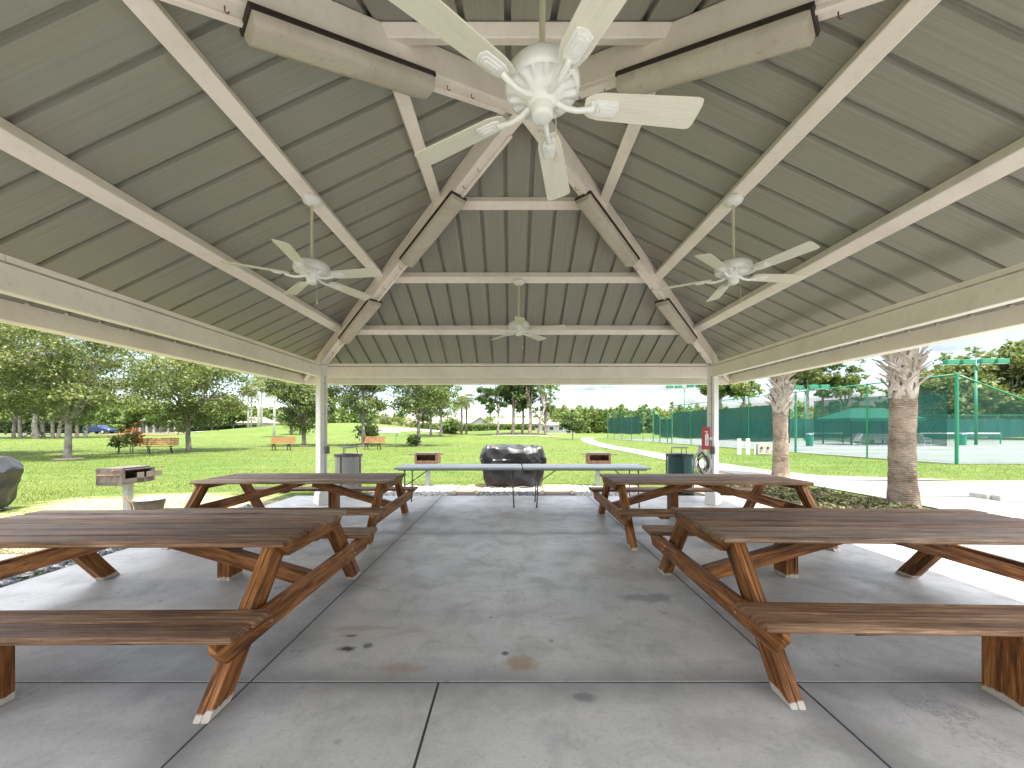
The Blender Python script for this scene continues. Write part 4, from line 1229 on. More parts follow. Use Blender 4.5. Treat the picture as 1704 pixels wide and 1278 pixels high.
tree('oak_tree', 'oak standing behind the middle orange bench right of the left post', px_x(604, 32.5), 32.5, 7.2, 2.8, 2.8, 2.3, .16, 42, 14000, .10, M['thin_leaf'], M['bark'], 14, OG, low=.2, crad=.9)
tree('oak_tree', 'airy oak with a small round shrub at its foot', px_x(697, 32), 32, 6.8, 2.8, 2.7, 2.2, .15, 40, 13000, .10, M['thin_leaf'], M['bark'], 17, OG, low=.5, crad=.85)
tree('oak_tree', 'thin distant oak between the airy oak and the palm cluster', px_x(733, 55), 55, 9.5, 3.6, 3.2, 3.6, .20, 38, 6000, .19, M['thin_leaf'], M['bark'], 19, OG, low=.4, crad=1.1)
tree('oak_tree', 'slender distant oak just right of the airy oak trunk', px_x(717, 57), 57, 10, 2.2, 2.2, 3.6, .18, 30, 4500, .2, M['thin_leaf'], M['bark'], 20, OG, low=.4, crad=1.0)

# row of trees along the road far left
RG = 'trees along the far left road'
row = [(22, 52, 8.5, 'pale leaning trunk in front of the dark hedge at the far left'), (34, 50, 9, 'roadside tree with a brown trunk left of the far picnic table'), (60, 49, 9.5, 'roadside tree with the thickest double trunk'),
       (72, 50, 9.5, 'roadside tree close against the thickest double trunk'), (88, 50, 9, 'roadside tree left of the forked oak trunk, leaning pair left half'), (97, 50, 9, 'roadside tree left of the forked oak trunk, leaning pair right half'),
       (128, 51, 9, 'roadside tree just right of the forked oak trunk'), (142, 51, 9.5, 'roadside tree directly left of the blue car')]
for i, (px, Y, h, lab) in enumerate(row):
    tree('roadside_tree', lab, px_x(px, Y), Y, h, 3.3, 3.0, 3.2, .30 if i == 2 else .18, 30, 3200, .24, M['oak_leaf'], M['pine_bark'], 30 + i, RG, low=.3, crad=1.2, lean=(.5 if i in (0, 5) else -.25 if i == 4 else .05))

for i, (px, Y, h, lab) in enumerate(((206, 82, 5.5, 'small round tree before the cream house just right of the blue car'), (239, 80, 6.5, 'small spreading tree before the white porch posts'), (268, 82, 6, 'small tree before the white porch posts nearest the broad oak'), (352, 84, 7, 'round dark tree between the broad oak and the slim palms'), (388, 86, 6.5, 'round green tree just left of the slim palms'))):
    tree('garden_tree', lab, px_x(px, Y), Y, h, 3.4, 3.0, 1.5, .2, 26, 3600, .26, M['wood_leaf' if i != 3 else 'oak_leaf'], M['bark'], 140 + i, 'garden trees before the far left houses', low=.8, crad=1.2)
tree('small_tree', 'small dark bushy tree at the start of the walking path', px_x(953, 50), 50, 3.2, 1.4, 1.3, .9, .07, 16, 2200, .15, M['pine_leaf'], M['bark'], 41, crad=.6)
# pine grove in the middle
PG = 'pines in the middle grove'
for i, (px, Y, h, rx, lab, leafm) in enumerate(((828, 60, 10.6, 3.0, 'leftmost pine of the middle grove with a dark drooping crown', 'pine_leaf'), (853, 61, 12.5, 2.2, 'dark full crowned pine second from the left in the middle grove', 'pine_leaf'),
        (869, 63, 13, 1.3, 'thin bare pine between the dark pine and the pale trunk', 'pine_leaf'), (881, 60, 13, 1.8, 'pale trunked tree in the middle grove with sparse leaves', 'thin_leaf'),
        (896, 60, 13, 2.1, 'leaning yellow green tree at the right of the middle grove', 'wood_leaf'), (907, 63, 11, 2.0, 'bushy yellow green tree at the right end of the middle grove', 'wood_leaf'))):
    tree('pine_tree', lab, px_x(px, Y), Y, h, rx, rx, h * .33 if i != 5 else 2.2, .26 if i in (1, 3) else .2, 24, 4200, .13, M[leafm], M['pine_bark'], 50 + i, PG, low=.3, crad=.85, needles=(leafm == 'pine_leaf'), gaps=.1, lean=(.9 if i == 4 else .15), fork=3, tone0=.55 if i > 2 else .5)
# pines behind the tennis courts
CG = 'pines behind the tennis court fence'
for i, (px, Y, h, rx, tr, lab) in enumerate(((1196, 58, 10.5, 2.6, 5.5, 'bare limbed pine partly hidden by the right post'), (1237, 56, 10.5, 2.6, 5.5, 'flat topped pine left of the rough palm trunk'),
        (1342, 60, 14, 2.4, 6.5, 'tall sparse pine just right of the left cabbage palm'), (1368, 62, 14.5, 2.4, 6.5, 'tall sparse pine behind the middle court lamp'), (1405, 58, 13.2, 3.0, 4.5, 'sunlit yellow green pine right of the middle court lamp'))):
    tree('pine_tree', lab, px_x(px, Y), Y, h, rx, rx, tr, .22, 26, 5200, .22, M['wood_leaf' if i != 2 else 'thin_leaf'], M['pine_bark'], 60 + i, CG, low=.1, crad=.95, gaps=.2, lean=.2, fork=3, tone0=.55)
OB = 'big oaks behind the tennis courts'
for i, (px, Y, h, rx, lab) in enumerate(((1590, 55, 10.5, 5.5, 'dark oak behind the near corner post of the court fence'), (1655, 54, 12.4, 7.2, 'huge dark oak behind the tall double court lamp'), (1745, 53, 14.6, 8.0, 'tallest dark oak at the right edge'), (1545, 60, 9, 4.5, 'lower dark oak between the right palm and the corner post'))):
    tree('oak_tree', lab, px_x(px, Y), Y, h, rx, rx * .8, 1.6, .5, 80, 15000, .33, M['oak_leaf'], M['bark'], 70 + i, OB, low=.9, crad=1.7, tone0=.36, gaps=.3)

# flowering shrubs, small shrubs
def shrub(name, label, px, Y, h, rx, stem, mat, n, leaf, seed, cat='shrub', flowers=0, z0=.3):
    x = px_x(px, Y); rg = np.random.default_rng(seed); rr = random.Random(seed)
    t = thing(name, label, cat, (x, Y, gz(x, Y) - .03))
    b = MB()
    for k in range(stem):
        a = rr.random() * 6.28; d = .08 * k
        b.tube([(d * math.cos(a), d * math.sin(a), -.05), (d * 1.4 * math.cos(a), d * math.sin(a), h * .4), (rx * .4 * math.cos(a), rx * .4 * math.sin(a), h * .75)], .02, 6, rs=[.028, .022, .012])
    b.build('stem', M['bark'], t, smooth=True)
    u = rg.normal(size=(n, 3)); u /= np.linalg.norm(u, axis=1)[:, None]; u *= (rg.random(n) ** .45)[:, None]
    u += rg.normal(size=(10, 3))[rg.integers(0, 10, n)] * .22
    c = u * np.array([rx, rx, (h - z0) / 2]) + np.array([0, 0, z0 + (h - z0) / 2]); c = c[c[:, 2] > .03]
    leaf_mesh('foliage', c, leaf, .45 + .25 * rg.normal(size=len(c)), mat, parent=t, rng=rg)
    if flowers:
        c = rg.normal(size=(flowers, 3)) * np.array([rx * .5, rx * .5, .2]) + np.array([0, 0, h * .92])
        k = flowers // 3; c[:k] = rg.normal(size=(k, 3)) * np.array([.14, .14, .16]) + np.array([rx * .9, 0, h * .6])
        leaf_mesh('blossoms', c, leaf * .9, rg.random(flowers), M['orange_leaf'], parent=t, rng=rg)
    return t
shrub('flowering_shrub', 'orange flowering shrub on thin stems left of the left bench', 221, 22.6, 1.3, .45, 3, M['oak_leaf'], 420, .10, 1, flowers=190, z0=.55)
shrub('staked_sapling', 'sparse green sapling on two thin stakes left of the orange flowering shrub', 197, 22.8, 1.2, .42, 2, M['pine_leaf'], 240, .11, 2, cat='sapling', z0=.35)
shrub('round_shrub', 'small round green shrub at the foot of the airy oak', 687, 31.6, .95, .5, 3, M['pine_leaf'], 800, .1, 3, z0=.02)
shrub('palmetto', 'yellow green bushy palmetto in front of the gabled house', 747, 66, 2.6, 1.9, 4, M['wood_leaf'], 900, .34, 4, cat='palmetto', z0=.02)
shrub('young_shrub', 'sprawling young shrub behind the trunk of the oak at the middle bench', 613, 36, 1.9, 1.1, 4, M['thin_leaf'], 500, .18, 5, z0=.3)

# dark hedge and far hedges
def hedge(label, x0, x1, y, h, d, n, seed, mat='hedge_leaf', leaf=.3):
    rg = np.random.default_rng(seed)
    t = thing('hedge', label, 'hedge', ((x0 + x1) / 2, y, gz((x0 + x1) / 2, y) - .03))
    L = x1 - x0
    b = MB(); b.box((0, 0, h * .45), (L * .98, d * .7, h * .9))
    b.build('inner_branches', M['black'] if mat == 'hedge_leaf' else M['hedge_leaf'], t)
    c = np.stack([rg.uniform(-L / 2, L / 2, n), rg.uniform(-d / 2, d / 2, n), rg.uniform(0.02, h, n)], 1)
    s = rg.integers(0, 3, n); c[s == 0, 1] = -d / 2 + rg.normal(size=(s == 0).sum()) * .08; c[s == 1, 2] = h + rg.normal(size=(s == 1).sum()) * .1
    leaf_mesh('foliage', c, leaf, .45 + .25 * rg.normal(size=n), M[mat], parent=t, rng=rg)
hedge('long dark clipped hedge behind the roadside trees at the far left', px_x(-60, 74), px_x(146, 74), 74, 2.3, 1.6, 6000, 1)
hedge('green hedge right of the blue car', px_x(182, 76), px_x(204, 76), 76, 1.5, 1.4, 900, 2, 'wood_leaf')
hedge('long light green hedge in front of the long pale roofs', -44, 6, 103, 1.75, 1.6, 7000, 7, 'wood_leaf', .42)
hedge('low dark hedge in front of the pink roofed houses', px_x(300, 88), px_x(432, 88), 88, 1.3, 1.4, 2600, 3)

# ------------------------------------------------------------------ palms
def fronds(t, top, n, L, seed, fan=True, mat='palm_leaf', droop=1.0, lo=-35):
    rg = np.random.default_rng(seed); rr = random.Random(seed)
    V = []; Fc = []; T = []
    for k in range(n):
        az = k * 2.4 + rr.uniform(-.3, .3); el = R(rr.uniform(lo, 75)); l = L * rr.uniform(.8, 1.1)
        d = Vector((math.cos(az) * math.cos(el), math.sin(az) * math.cos(el), math.sin(el)))
        side = Vector((-math.sin(az), math.cos(az), 0))
        tone = rr.uniform(.1, .9) if el > 0 else rr.uniform(.5, 1)
        P = []
        for q in range(6):
            u = q / 5
            P.append(Vector(top) + d * (l * .55 * u) + Vector((0, 0, -droop * l * .25 * u * u)))
        def quad(a, b_, w, s):
            i = len(V); V.extend([tuple(a - s * w), tuple(a + s * w), tuple(b_ + s * w * .25), tuple(b_ - s * w * .25)]); Fc.append((i, i + 1, i + 2, i + 3)); T.extend([tone + rr.uniform(-.1, .1)] * 4)
        for q in range(5): quad(P[q], P[q + 1], .02 * L, side)
        m = 16 if L > 1.5 else 9
        end = P[-1]; fwd = (P[-1] - P[-2]).normalized(); upv = side.cross(fwd)
        for q in range(m):
            f = q / (m - 1) * 2 - 1
            a0 = P[-2].lerp(P[-1], .4 + .6 * (1 - abs(f)))
            dd = (fwd * math.cos(f * 1.5) + side * math.sin(f * 1.5) + upv * (.15 * (1 - abs(f)))).normalized()
            e1 = a0 + dd * (l * .36); e2 = a0 + dd * (l * .50) + Vector((0, 0, -.16 * l * droop))
            s = dd.cross(upv).normalized()
            quad(a0, e1, .020 * L, s); quad(e1, e2, .012 * L, s)
    me = bpy.data.meshes.new('fronds'); me.from_pydata(V, [], Fc)
    at = me.attributes.new('tone', 'FLOAT', 'POINT'); at.data.foreach_set('value', np.clip(np.array(T, dtype=np.float32), 0, 1))
    me.materials.append(M[mat]); me.update()
    o = bpy.data.objects.new('fronds', me); COL.objects.link(o); o.parent = t
    return o

def cabbage_palm(label, x, y, r, boot0, boot1, top, seed, boot_mat='boot'):
    rr = random.Random(seed)
    t = thing('cabbage_palm', label, 'palm', (x, y, -.03), 0, 'cabbage palms beside the path')
    b = MB(); pts = []; rs = []
    n = 44
    for k in range(n + 1):
        z = -.1 + (boot1 + .3) * k / n
        pts.append((.012 * math.sin(k * .23 + seed), .012 * math.sin(k * .17), z))
        flare = .07 * math.exp(-max(0, z) / .35)
        rs.append(r * (1 + .025 * math.sin(k * 2.1) + .02 * math.sin(k * 5.3)) * (1 if z < boot0 else .84) + flare)
    b.tube(pts, r, 28, rs=rs)
    b.build('trunk', M['palm_bark'], t, smooth=True)
    b = MB()
    def strap(pts, ws, th):
        vs = []
        for (p, s, o), w in zip(pts, ws):
            vs += [p - s * w - o * th, p - s * w * .6 + o * th, p + s * w * .6 + o * th, p + s * w - o * th]
        fs = []
        for q in range(len(pts) - 1):
            for j in range(4): fs.append((q * 4 + j, q * 4 + (j + 1) % 4, q * 4 + 4 + (j + 1) % 4, q * 4 + 4 + j))
        e = (len(pts) - 1) * 4; fs += [(3, 2, 1, 0), (e, e + 1, e + 2, e + 3)]
        b.poly(vs, fs)
    nrow = max(4, int((boot1 - boot0) / .115)); k = 0
    for row in range(nrow):
        for j in range(6):
            az = (j + .5 * (row % 2)) * math.pi / 3 + rr.uniform(-.12, .12) + row * .2
            z0 = boot0 - .10 + row * .115 + rr.uniform(-.03, .03)
            tip = rr.uniform(.16, .34)
            Ls = rr.uniform(.36, .50)
            for sg in (-1, 1):
                pts = []; ws = []
                for q in range(7):
                    u = q / 6
                    a = az + sg * (.62 * (1 - u)) - sg * .34 * u
                    rad = r * .88 + .018 + .02 * u + tip * max(0, u - .45) ** 1.5 * 1.7
                    p = Vector((rad * math.cos(a), rad * math.sin(a), z0 + Ls * u))
                    o_ = Vector((math.cos(a), math.sin(a), -.25 * u)).normalized()
                    s_ = Vector((-math.sin(a), math.cos(a), .0)) + Vector((0, 0, sg * .35 * (1 - u))); s_.normalize()
                    pts.append((p, s_, o_)); ws.append(.052 * (1 - .45 * u) if q < 6 else .020)
                if sg == 1 or rr.random() < .85: strap(pts, ws, .010)
    b.build('boots', M[boot_mat], t)
    fronds(t, (0, 0, boot1 + .25), 34, top, seed, droop=.5, lo=-12)
    return t
cabbage_palm('thick cabbage palm nearer at the right with brown ringed trunk and criss cross boots', px_x(1503, 6.95), 6.95, .182, 2.14, 4.3, 1.9, 2)
cabbage_palm('cabbage palm farther left just right of the right post', px_x(1299, 11.2), 11.2, .185, 1.95, 4.4, 1.8, 6)
def slim_palm(label, px, Y, h, seed, r=.16, L=1.7, pale=True, n=30):
    x = px_x(px, Y); t = thing('slim_palm', label, 'palm', (x, Y, gz(x, Y) - .04), 0, 'slim palms far away')
    b = MB(); b.tube([(0, 0, -.1), (.05, 0, h * .4), (.0, .05, h)], r, 8, rs=[r * 1.2, r, r * .9]); b.build('trunk', M['palm_pale' if pale else 'bark'], t, smooth=True)
    fronds(t, (0, .05, h), n, L, seed)
SP = [(413, 75, 7.4, 'far slim palm with a yellow crown, first from the left'), (418, 78, 8.0, 'far slim palm right beside the yellow crowned palm'), (430, 74, 9.2, 'tall far palm with white trunk, left of a close pair'), (435, 75, 9.6, 'tall far palm with white trunk, right of a close pair'),
      (456, 52, 6.8, 'brown crowned palm behind the middle bench left of the left post'), (470, 76, 8.6, 'white trunked palm between the brown palm and the slim oak'), (479, 77, 8.8, 'white trunked palm nearest left of the slim oak'),
      (768, 62, 5.6, 'left palm of the pair in front of the gabled house'), (776, 62, 5.9, 'right palm of the pair in front of the gabled house'), (484, 58, 2.6, 'short green palm left of the slim oak trunk'), (500, 58, 3.0, 'short green palm behind the slim oak trunk')]
for i, (px, Y, h, lab) in enumerate(SP): slim_palm(lab, px, Y, h, 80 + i, pale=i < 7, r=.2 if i in (2, 3) else .15, L=2.0 if h > 5 else 1.8)
for i, (px, lab) in enumerate(((630, 'tiny far palm before the long pale roof, first from the left'), (642, 'tiny far palm before the long pale roof, second from the left'), (661, 'tiny far palm left of the airy oak before the pale roof'), (675, 'tiny tall far palm just left of the airy oak trunk'), (688, 'tiny far palm just behind the airy oak trunk'), (813, 'tiny far palm before the pale roof beside the leftmost pine'))):
    slim_palm(lab, px, 98, 3.0 + .5 * (i % 2), 100 + i, pale=False, r=.14, L=2.2, n=18)

# ------------------------------------------------------------------ far woods (one mass each)
def woods(label, x0, x1, y, h0, h1, depth, n, leaf, seed, mat='wood_leaf', tone0=.5, spacing=2.6):
    rg = np.random.default_rng(seed)
    L = x1 - x0; nt_ = int(L / spacing) * 8
    tx = rg.uniform(x0, x1, nt_); ty = y + rg.uniform(0, depth, nt_)
    th_ = (h0 + (h1 - h0) * (tx - x0) / L) * (.70 + .22 * rg.random(nt_) + .16 * (rg.random(nt_) > .85)); tr = spacing * (.55 + .45 * rg.random(nt_)); tt = tone0 + .13 * rg.normal(size=nt_)
    k = rg.integers(0, nt_, n)
    u = rg.normal(size=(n, 3)); u /= np.linalg.norm(u, axis=1)[:, None]; u *= (rg.random(n) ** .3)[:, None]
    zz = rg.random(n) ** .75
    cone = np.sqrt(np.clip(1.01 - zz ** 2.2, 0, 1))
    c = np.stack([tx[k] + u[:, 0] * tr[k] * cone, ty[k] + u[:, 1] * tr[k] * cone, .2 + zz * th_[k] + u[:, 2] * .35], 1)
    o = leaf_mesh('far_woods', c, leaf, tt[k] + .14 * rg.normal(size=n), M[mat], rng=rg, aspect=1.3)
    tag(o, label, 'woods', kind='stuff')
woods('sunlit pine forest closing the view behind the tennis courts', 13, 120, 118, 8.4, 9.6, 14, 90000, .5, 1, spacing=2.4, tone0=.58)
woods('low distant trees behind the pale roofs', -48, 16, 150, 6.2, 6.6, 10, 9000, .75, 2, spacing=3.4)
woods('green woods behind the far left houses', -215, -44, 112, 12, 8.0, 14, 50000, .62, 3, spacing=3.4, tone0=.45)
woods('rounded dark trees behind the golf mound', -47, -30, 100, 7.0, 5.6, 8, 6000, .5, 4, spacing=3.0, tone0=.32)
woods('shaded trees behind the far left road', -170, -72, 92, 7.5, 6.5, 8, 14000, .6, 5, spacing=3.2, tone0=.38)
woods('green thicket along the far side of the tennis courts', 28, 110, 68, 4.6, 6.5, 8, 16000, .42, 6, spacing=2.6, tone0=.42)

# ------------------------------------------------------------------ houses
def house(label, x0, x1, y, d, wall, ridge, gable=None, posts=0, windows=4, hip=1.2):
    xm = (x0 + x1) / 2; t = thing('bungalow', label, 'house', (xm, y, gz(xm, y) - .05)); L = x1 - x0
    b = MB(); b.box((0, d / 2, wall / 2), (L, d, wall)); b.build('wall', M['wall_cream'], t)
    o = .5; b = MB()
    vs = [(-L / 2 - o, -o, wall), (L / 2 + o, -o, wall), (L / 2 + o, d + o, wall), (-L / 2 - o, d + o, wall), (-L / 2 + hip, d / 2, ridge), (L / 2 - hip, d / 2, ridge)]
    b.poly(vs, [(0, 1, 5, 4), (2, 3, 4, 5), (1, 2, 5), (3, 0, 4), (3, 2, 1, 0)])
    if gable is not None:
        gx, gw, gh = gable
        b.poly([(gx - gw, -1.6, wall), (gx + gw, -1.6, wall), (gx, -1.6, wall + gh), (gx - gw, d / 2, wall), (gx + gw, d / 2, wall), (gx, d / 2, wall + gh)], [(0, 2, 5, 3), (1, 4, 5, 2)])
    b.build('roof', M['roof_pale'], t)
    if gable is not None:
        b = MB(); b.poly([(gx - gw + .3, -1.2, 0), (gx + gw - .3, -1.2, 0), (gx + gw - .3, -1.2, wall), (gx, -1.2, wall + gh - .2), (gx - gw + .3, -1.2, wall), (gx - gw + .3, .1, 0), (gx + gw - .3, .1, 0), (gx + gw - .3, .1, wall), (gx, .1, wall + gh - .2), (gx - gw + .3, .1, wall)],
                         [(0, 1, 2, 3, 4), (0, 4, 9, 5), (1, 6, 7, 2)])
        b.build('gable_wall', M['wall_cream'], t)
        for sx in (-.6, .6):
            b = MB(); b.box((gx + sx, -1.22, 1.5), (.7, .06, 1.0)); b.build('window', M['glass'], t)
    for k in range(windows):
        wx = -L / 2 + L * (k + .5) / windows
        if gable is not None and abs(wx - gable[0]) < gable[1]: continue
        b = MB(); b.box((wx, -.02, 1.5), (1.3, .08, 1.1)); w = b.build('window', M['glass'], t)
        b = MB(); b.box((wx, -.05, 2.08), (1.5, .06, .08)); b.box((wx, -.05, .92), (1.5, .06, .08)); b.box((wx - .7, -.05, 1.5), (.08, .06, 1.1)); b.box((wx + .7, -.05, 1.5), (.08, .06, 1.1)); b.build('frame', M['white'], w)
    for k in range(posts):
        b = MB(); b.box((-L / 2 + L * (k + .5) / posts, -1.5, wall / 2), (.35, .35, wall)); b.build('porch_post', M['wall_cream'], t)
    if posts:
        b = MB(); b.box((0, -.9, wall + .06), (L, 2.0, .12)); b.build('porch_roof', M['roof_pale'], t)
house('long low house with a pale roof left of the airy oak', -42.5, -27.5, 112, 9, 2.5, 4.6, windows=5)
house('low house with a white front gable behind the palmetto and palm pair', -26.5, -7.5, 110, 9, 2.5, 4.3, gable=(8.0, 2.6, 1.7), windows=5)
house('low pale house partly hidden by the leftmost pine', -6.0, 9.0, 114, 9, 2.5, 4.3, windows=4)
house('low pale house showing between the pine trunks at the right of the grove', 10.5, 19, 116, 9, 2.5, 4.3, windows=3)
house('pink roofed house behind the broad oak trunk', px_x(333, 100), px_x(378, 100), 100, 8, 2.4, 4.2, windows=3)
house('pink roofed house left of the slim palms', px_x(384, 98), px_x(430, 98), 98, 8, 2.4, 4.0, windows=3)
house('cream house with a row of white porch posts right of the blue car', px_x(214, 92), px_x(318, 92), 92, 8, 2.6, 4.4, posts=9, windows=5)
house('cream house half hidden behind the blue car and hedge', px_x(140, 96), px_x(206, 96), 96, 8, 2.6, 4.6, windows=3)

# blue car on the far road
cx_, cy_ = px_x(166, 68.5), 68.5
t = thing('blue_estate_car', 'blue estate car parked on the far left road', 'car', (cx_, cy_, gz(cx_, cy_) + .03))
b = MB()
prof = [(-2.2, .35), (-2.25, .75), (-2.15, .95), (-1.95, 1.45), (-1.7, 1.55), (.2, 1.55), (.95, 1.05), (2.0, .90), (2.25, .70), (2.25, .35)]
b.prism(prof, 1.72, -.86, Matrix.Rotation(R(90), 3, 'X')); b.build('body', M['car_blue'], t, bevel=.06)
b = MB()
for s in (-1, 1): b.prism([(-1.85, 1.0), (-1.75, 1.42), (-.95, 1.46), (-.95, 1.0)], .02, -.01, Matrix.Rotation(R(90), 3, 'X'), (0, s * .865, 0)); b.prism([(-.88, 1.0), (-.88, 1.46), (.15, 1.46), (.75, 1.02)], .02, -.01, Matrix.Rotation(R(90), 3, 'X'), (0, s * .865, 0))
b.build('side_window', M['glass'], t)
for sx in (-1.4, 1.4):
    for s in (-1, 1):
        MM = Matrix.Rotation(R(90), 3, 'X'); b = MB()
        b.tube([(sx, s * .70, .33), (sx, s * .89, .33)], .33, 20); wh = b.build('wheel', M['tyre'], t)
        b = MB(); b.tube([(sx, s * .885, .33), (sx, s * .90, .33)], .2, 16); b.build('rim', M['chrome'], wh)
b = MB(); b.box((-2.21, .6, .85), (.06, .25, .2)); b.build('tail_lamp', M['lamp_red'], t)
b = MB(); b.box((2.22, -.6, .72), (.06, .3, .14)); b.build('headlight', M['white'], t)
# far picnic table among the roadside trees
x_ = px_x(49, 49); tb = thing('picnic_table', 'tiny far picnic table under the roadside trees at the left', 'picnic table', (x_, 49.5, gz(x_, 49.5)))
b = MB(); b.box((0, 0, .74), (2.0, .8, .06)); b.build('tabletop', M['bark'], tb)
for s in (-1, 1):
    b = MB(); b.box((0, s * .75, .44), (2.0, .28, .05)); b.build('bench_seat', M['bark'], tb)
    b = MB(); b.bar((s * .7, -.8, 0), (s * .7, .35, .73), .08, .1); b.bar((s * .71, .8, 0), (s * .71, -.35, .73), .08, .1); b.build('leg', M['bark'], tb)

# ------------------------------------------------------------------ tennis court fences
A0 = Vector((18.3, 15.8, 0)); B0 = Vector((14.0, 54.6, 0))
def along(px):
    k = (px - 852) / F
    # point of the fence line seen at this photo column
    d = B0 - A0; u = (A0.x - k * A0.y) / (k * d.y - d.x); return u
def fence(name, label, P, heights, mat_chain, screens=(), rail=.032, post=.036, thick=(), mid=False):
    t = thing(name, label, 'fence', P[0], 0, 'green tennis court fences')
    O = Vector(P[0]); P = [Vector(p) - O for p in P]
    for k, (p, h) in enumerate(zip(P, heights)):
        b = MB(); r = .062 if k in thick else post
        b.tube([p + Vector((0, 0, -.05)), p + Vector((0, 0, h + .03))], r, 10); b.lathe([(r * 1.15, h + .02), (r * .9, h + .06), (0, h + .075)], 10, tuple(p)); b.build('fence_post', M['green_post'], t, smooth=True, autosmooth=40)
    b = MB()
    for k in range(len(P) - 1): b.tube([P[k] + Vector((0, 0, heights[k])), P[k + 1] + Vector((0, 0, heights[k + 1]))], rail, 8)
    b.build('top_rail', M['green_post'], t, smooth=True)
    b = MB(); s = 0
    for k in range(len(P) - 1):
        L = (P[k + 1] - P[k]).length
        b.face([P[k] + Vector((0, 0, .03)), P[k + 1] + Vector((0, 0, .03)), P[k + 1] + Vector((0, 0, heights[k + 1])), P[k] + Vector((0, 0, heights[k]))], [(s, 0), (s + L, 0), (s + L, heights[k + 1]), (s, heights[k])]); s += L
    b.build('chain_link', mat_chain, t)
    for (k0, f0, k1, f1, z0, z1, mt) in screens:
        a = P[k0].lerp(P[k0 + 1], f0); c = P[k1 - 1].lerp(P[k1], f1) if k1 > 0 else P[k1]
        nrm = Vector((c.y - a.y, -(c.x - a.x), 0)).normalized() * .05
        b = MB(); n = max(2, int((c - a).length / .6))
        for q in range(n):
            p, r_ = a.lerp(c, q / n), a.lerp(c, (q + 1) / n)
            w0, w1 = nrm * (1 + .8 * math.sin(q * 1.9)), nrm * (1 + .8 * math.sin((q + 1) * 1.9))
            s0, s1 = .05 * math.sin(q * .9), .05 * math.sin((q + 1) * .9)
            b.face([p + w0 + Vector((0, 0, z0 + s0)), r_ + w1 + Vector((0, 0, z0 + s1)), r_ + w1 + Vector((0, 0, z1 + s1 * .4)), p + w0 + Vector((0, 0, z1 + s0 * .4))])
        b.build('windscreen', M[mt], t, smooth=True)
        b = MB(); b.tube([a + nrm + Vector((0, 0, z1)), c + nrm + Vector((0, 0, z1))], .014, 6); b.tube([a + nrm + Vector((0, 0, z0)), c + nrm + Vector((0, 0, z0))], .014, 6); b.build('windscreen_cord', M['black'], t)
    return t
us = [along(px) for px in (1592, 1443, 1324, 1246, 1193, 1150, 1118)]
Pn = [tuple(A0.lerp(B0, u)) for u in us]
fence('court_fence', 'tall green chain link fence with windscreens running behind both palms', Pn, [3.68] * 7, M['chain'],
      screens=((0, .10, 2, .72, .72, 3.02, 'screen_thin'), (2, .12, 6, .97, .55, 3.0, 'screen')), thick=(0, 2))
Pf = [tuple(A0.lerp(B0, along(px))) for px in (1087, 1070, 1051, 1035, 1022, 1011)]
fence('court_fence', 'farthest stretch of green court fence left of the gate', Pf, [3.6] * 6, M['chain'], screens=((1, .25, 5, .95, .75, 2.85, 'screen'),))
a_, b_ = Pn[-1], Pf[0]
def lerp3(f): return tuple(Vector(a_).lerp(Vector(b_), f))
t = fence('court_gate', 'green court gate with two dark screened doors in the chain link fence', [a_, lerp3(.22), lerp3(.62), b_], [2.55, 2.6, 2.6, 3.6], M['chain'],
      screens=((0, .1, 1, .95, .5, 2.4, 'screen'), (1, .05, 2, .95, .5, 2.4, 'screen'), (2, .1, 3, .9, .75, 2.9, 'screen')), post=.05)
PfR = [(18.3, 15.8, 0), (22.6, 15.8, 0), (26, 15.8, 0), (40, 15.8, 0)]
fence('court_fence', 'green fence with a sloping top rail right of the thick corner post', PfR, [3.66, 2.05, 1.1, 1.1], M['chain'], thick=())
Pb = [(x, 47.5, 0) for x in (24, 30, 36, 42, 48, 54, 60, 66, 72)]
fence('court_fence', 'far dark screened fence beyond the tennis nets', Pb, [3.1] * 9, M['chain'], screens=((0, 0, 8, 1, .35, 2.6, 'screen'),))
Pm = [(30.5 + k * 5.5, 35.5 + k * 1.2, 0) for k in range(3)]

def net(label, p0, p1):
    t = thing('tennis_net', label, 'tennis net', p0, 0, 'tennis nets'); d = Vector(p1) - Vector(p0)
    for p in (Vector((0, 0, 0)), d):
        b = MB(); b.tube([p, p + Vector((0, 0, 1.07))], .05, 10); b.build('net_post', M['green_post'], t)
    b = MB(); b.bar(Vector((0, 0, 1.0)), d + Vector((0, 0, 1.0)), .02, .10); b.build('white_band', M['white'], t)
    b = MB(); L = d.length; b.face([(0, 0, .03), d + Vector((0, 0, .03)), d + Vector((0, 0, .97)), (0, 0, .97)], [(0, 0), (L, 0), (L, 1), (0, 1)]); b.build('netting', M['chain'], t)
Yn = 36.5
net('tennis net left of the green shelter', (px_x(1352, Yn), Yn, 0), (px_x(1418, Yn), Yn + 1, 0))
net('long tennis net behind the corner post at the right', (px_x(1530, Yn), Yn, 0), (px_x(1665, Yn - 1), Yn - 1, 0))
# court lines
def line(x0, y0, x1, y1):
    b = MB(); d = Vector((x1 - x0, y1 - y0, 0)).normalized(); s = Vector((-d.y, d.x, 0)) * .05
    p, q = Vector((x0, y0, .0)), Vector((x1, y1, .0)); b.face([p - s, q - s, q + s, p + s]); tag(b.build('court_line', M['white']), kind='structure')
line(17.6, 24, 60, 24.5); line(17.2, 29, 60, 29.5)
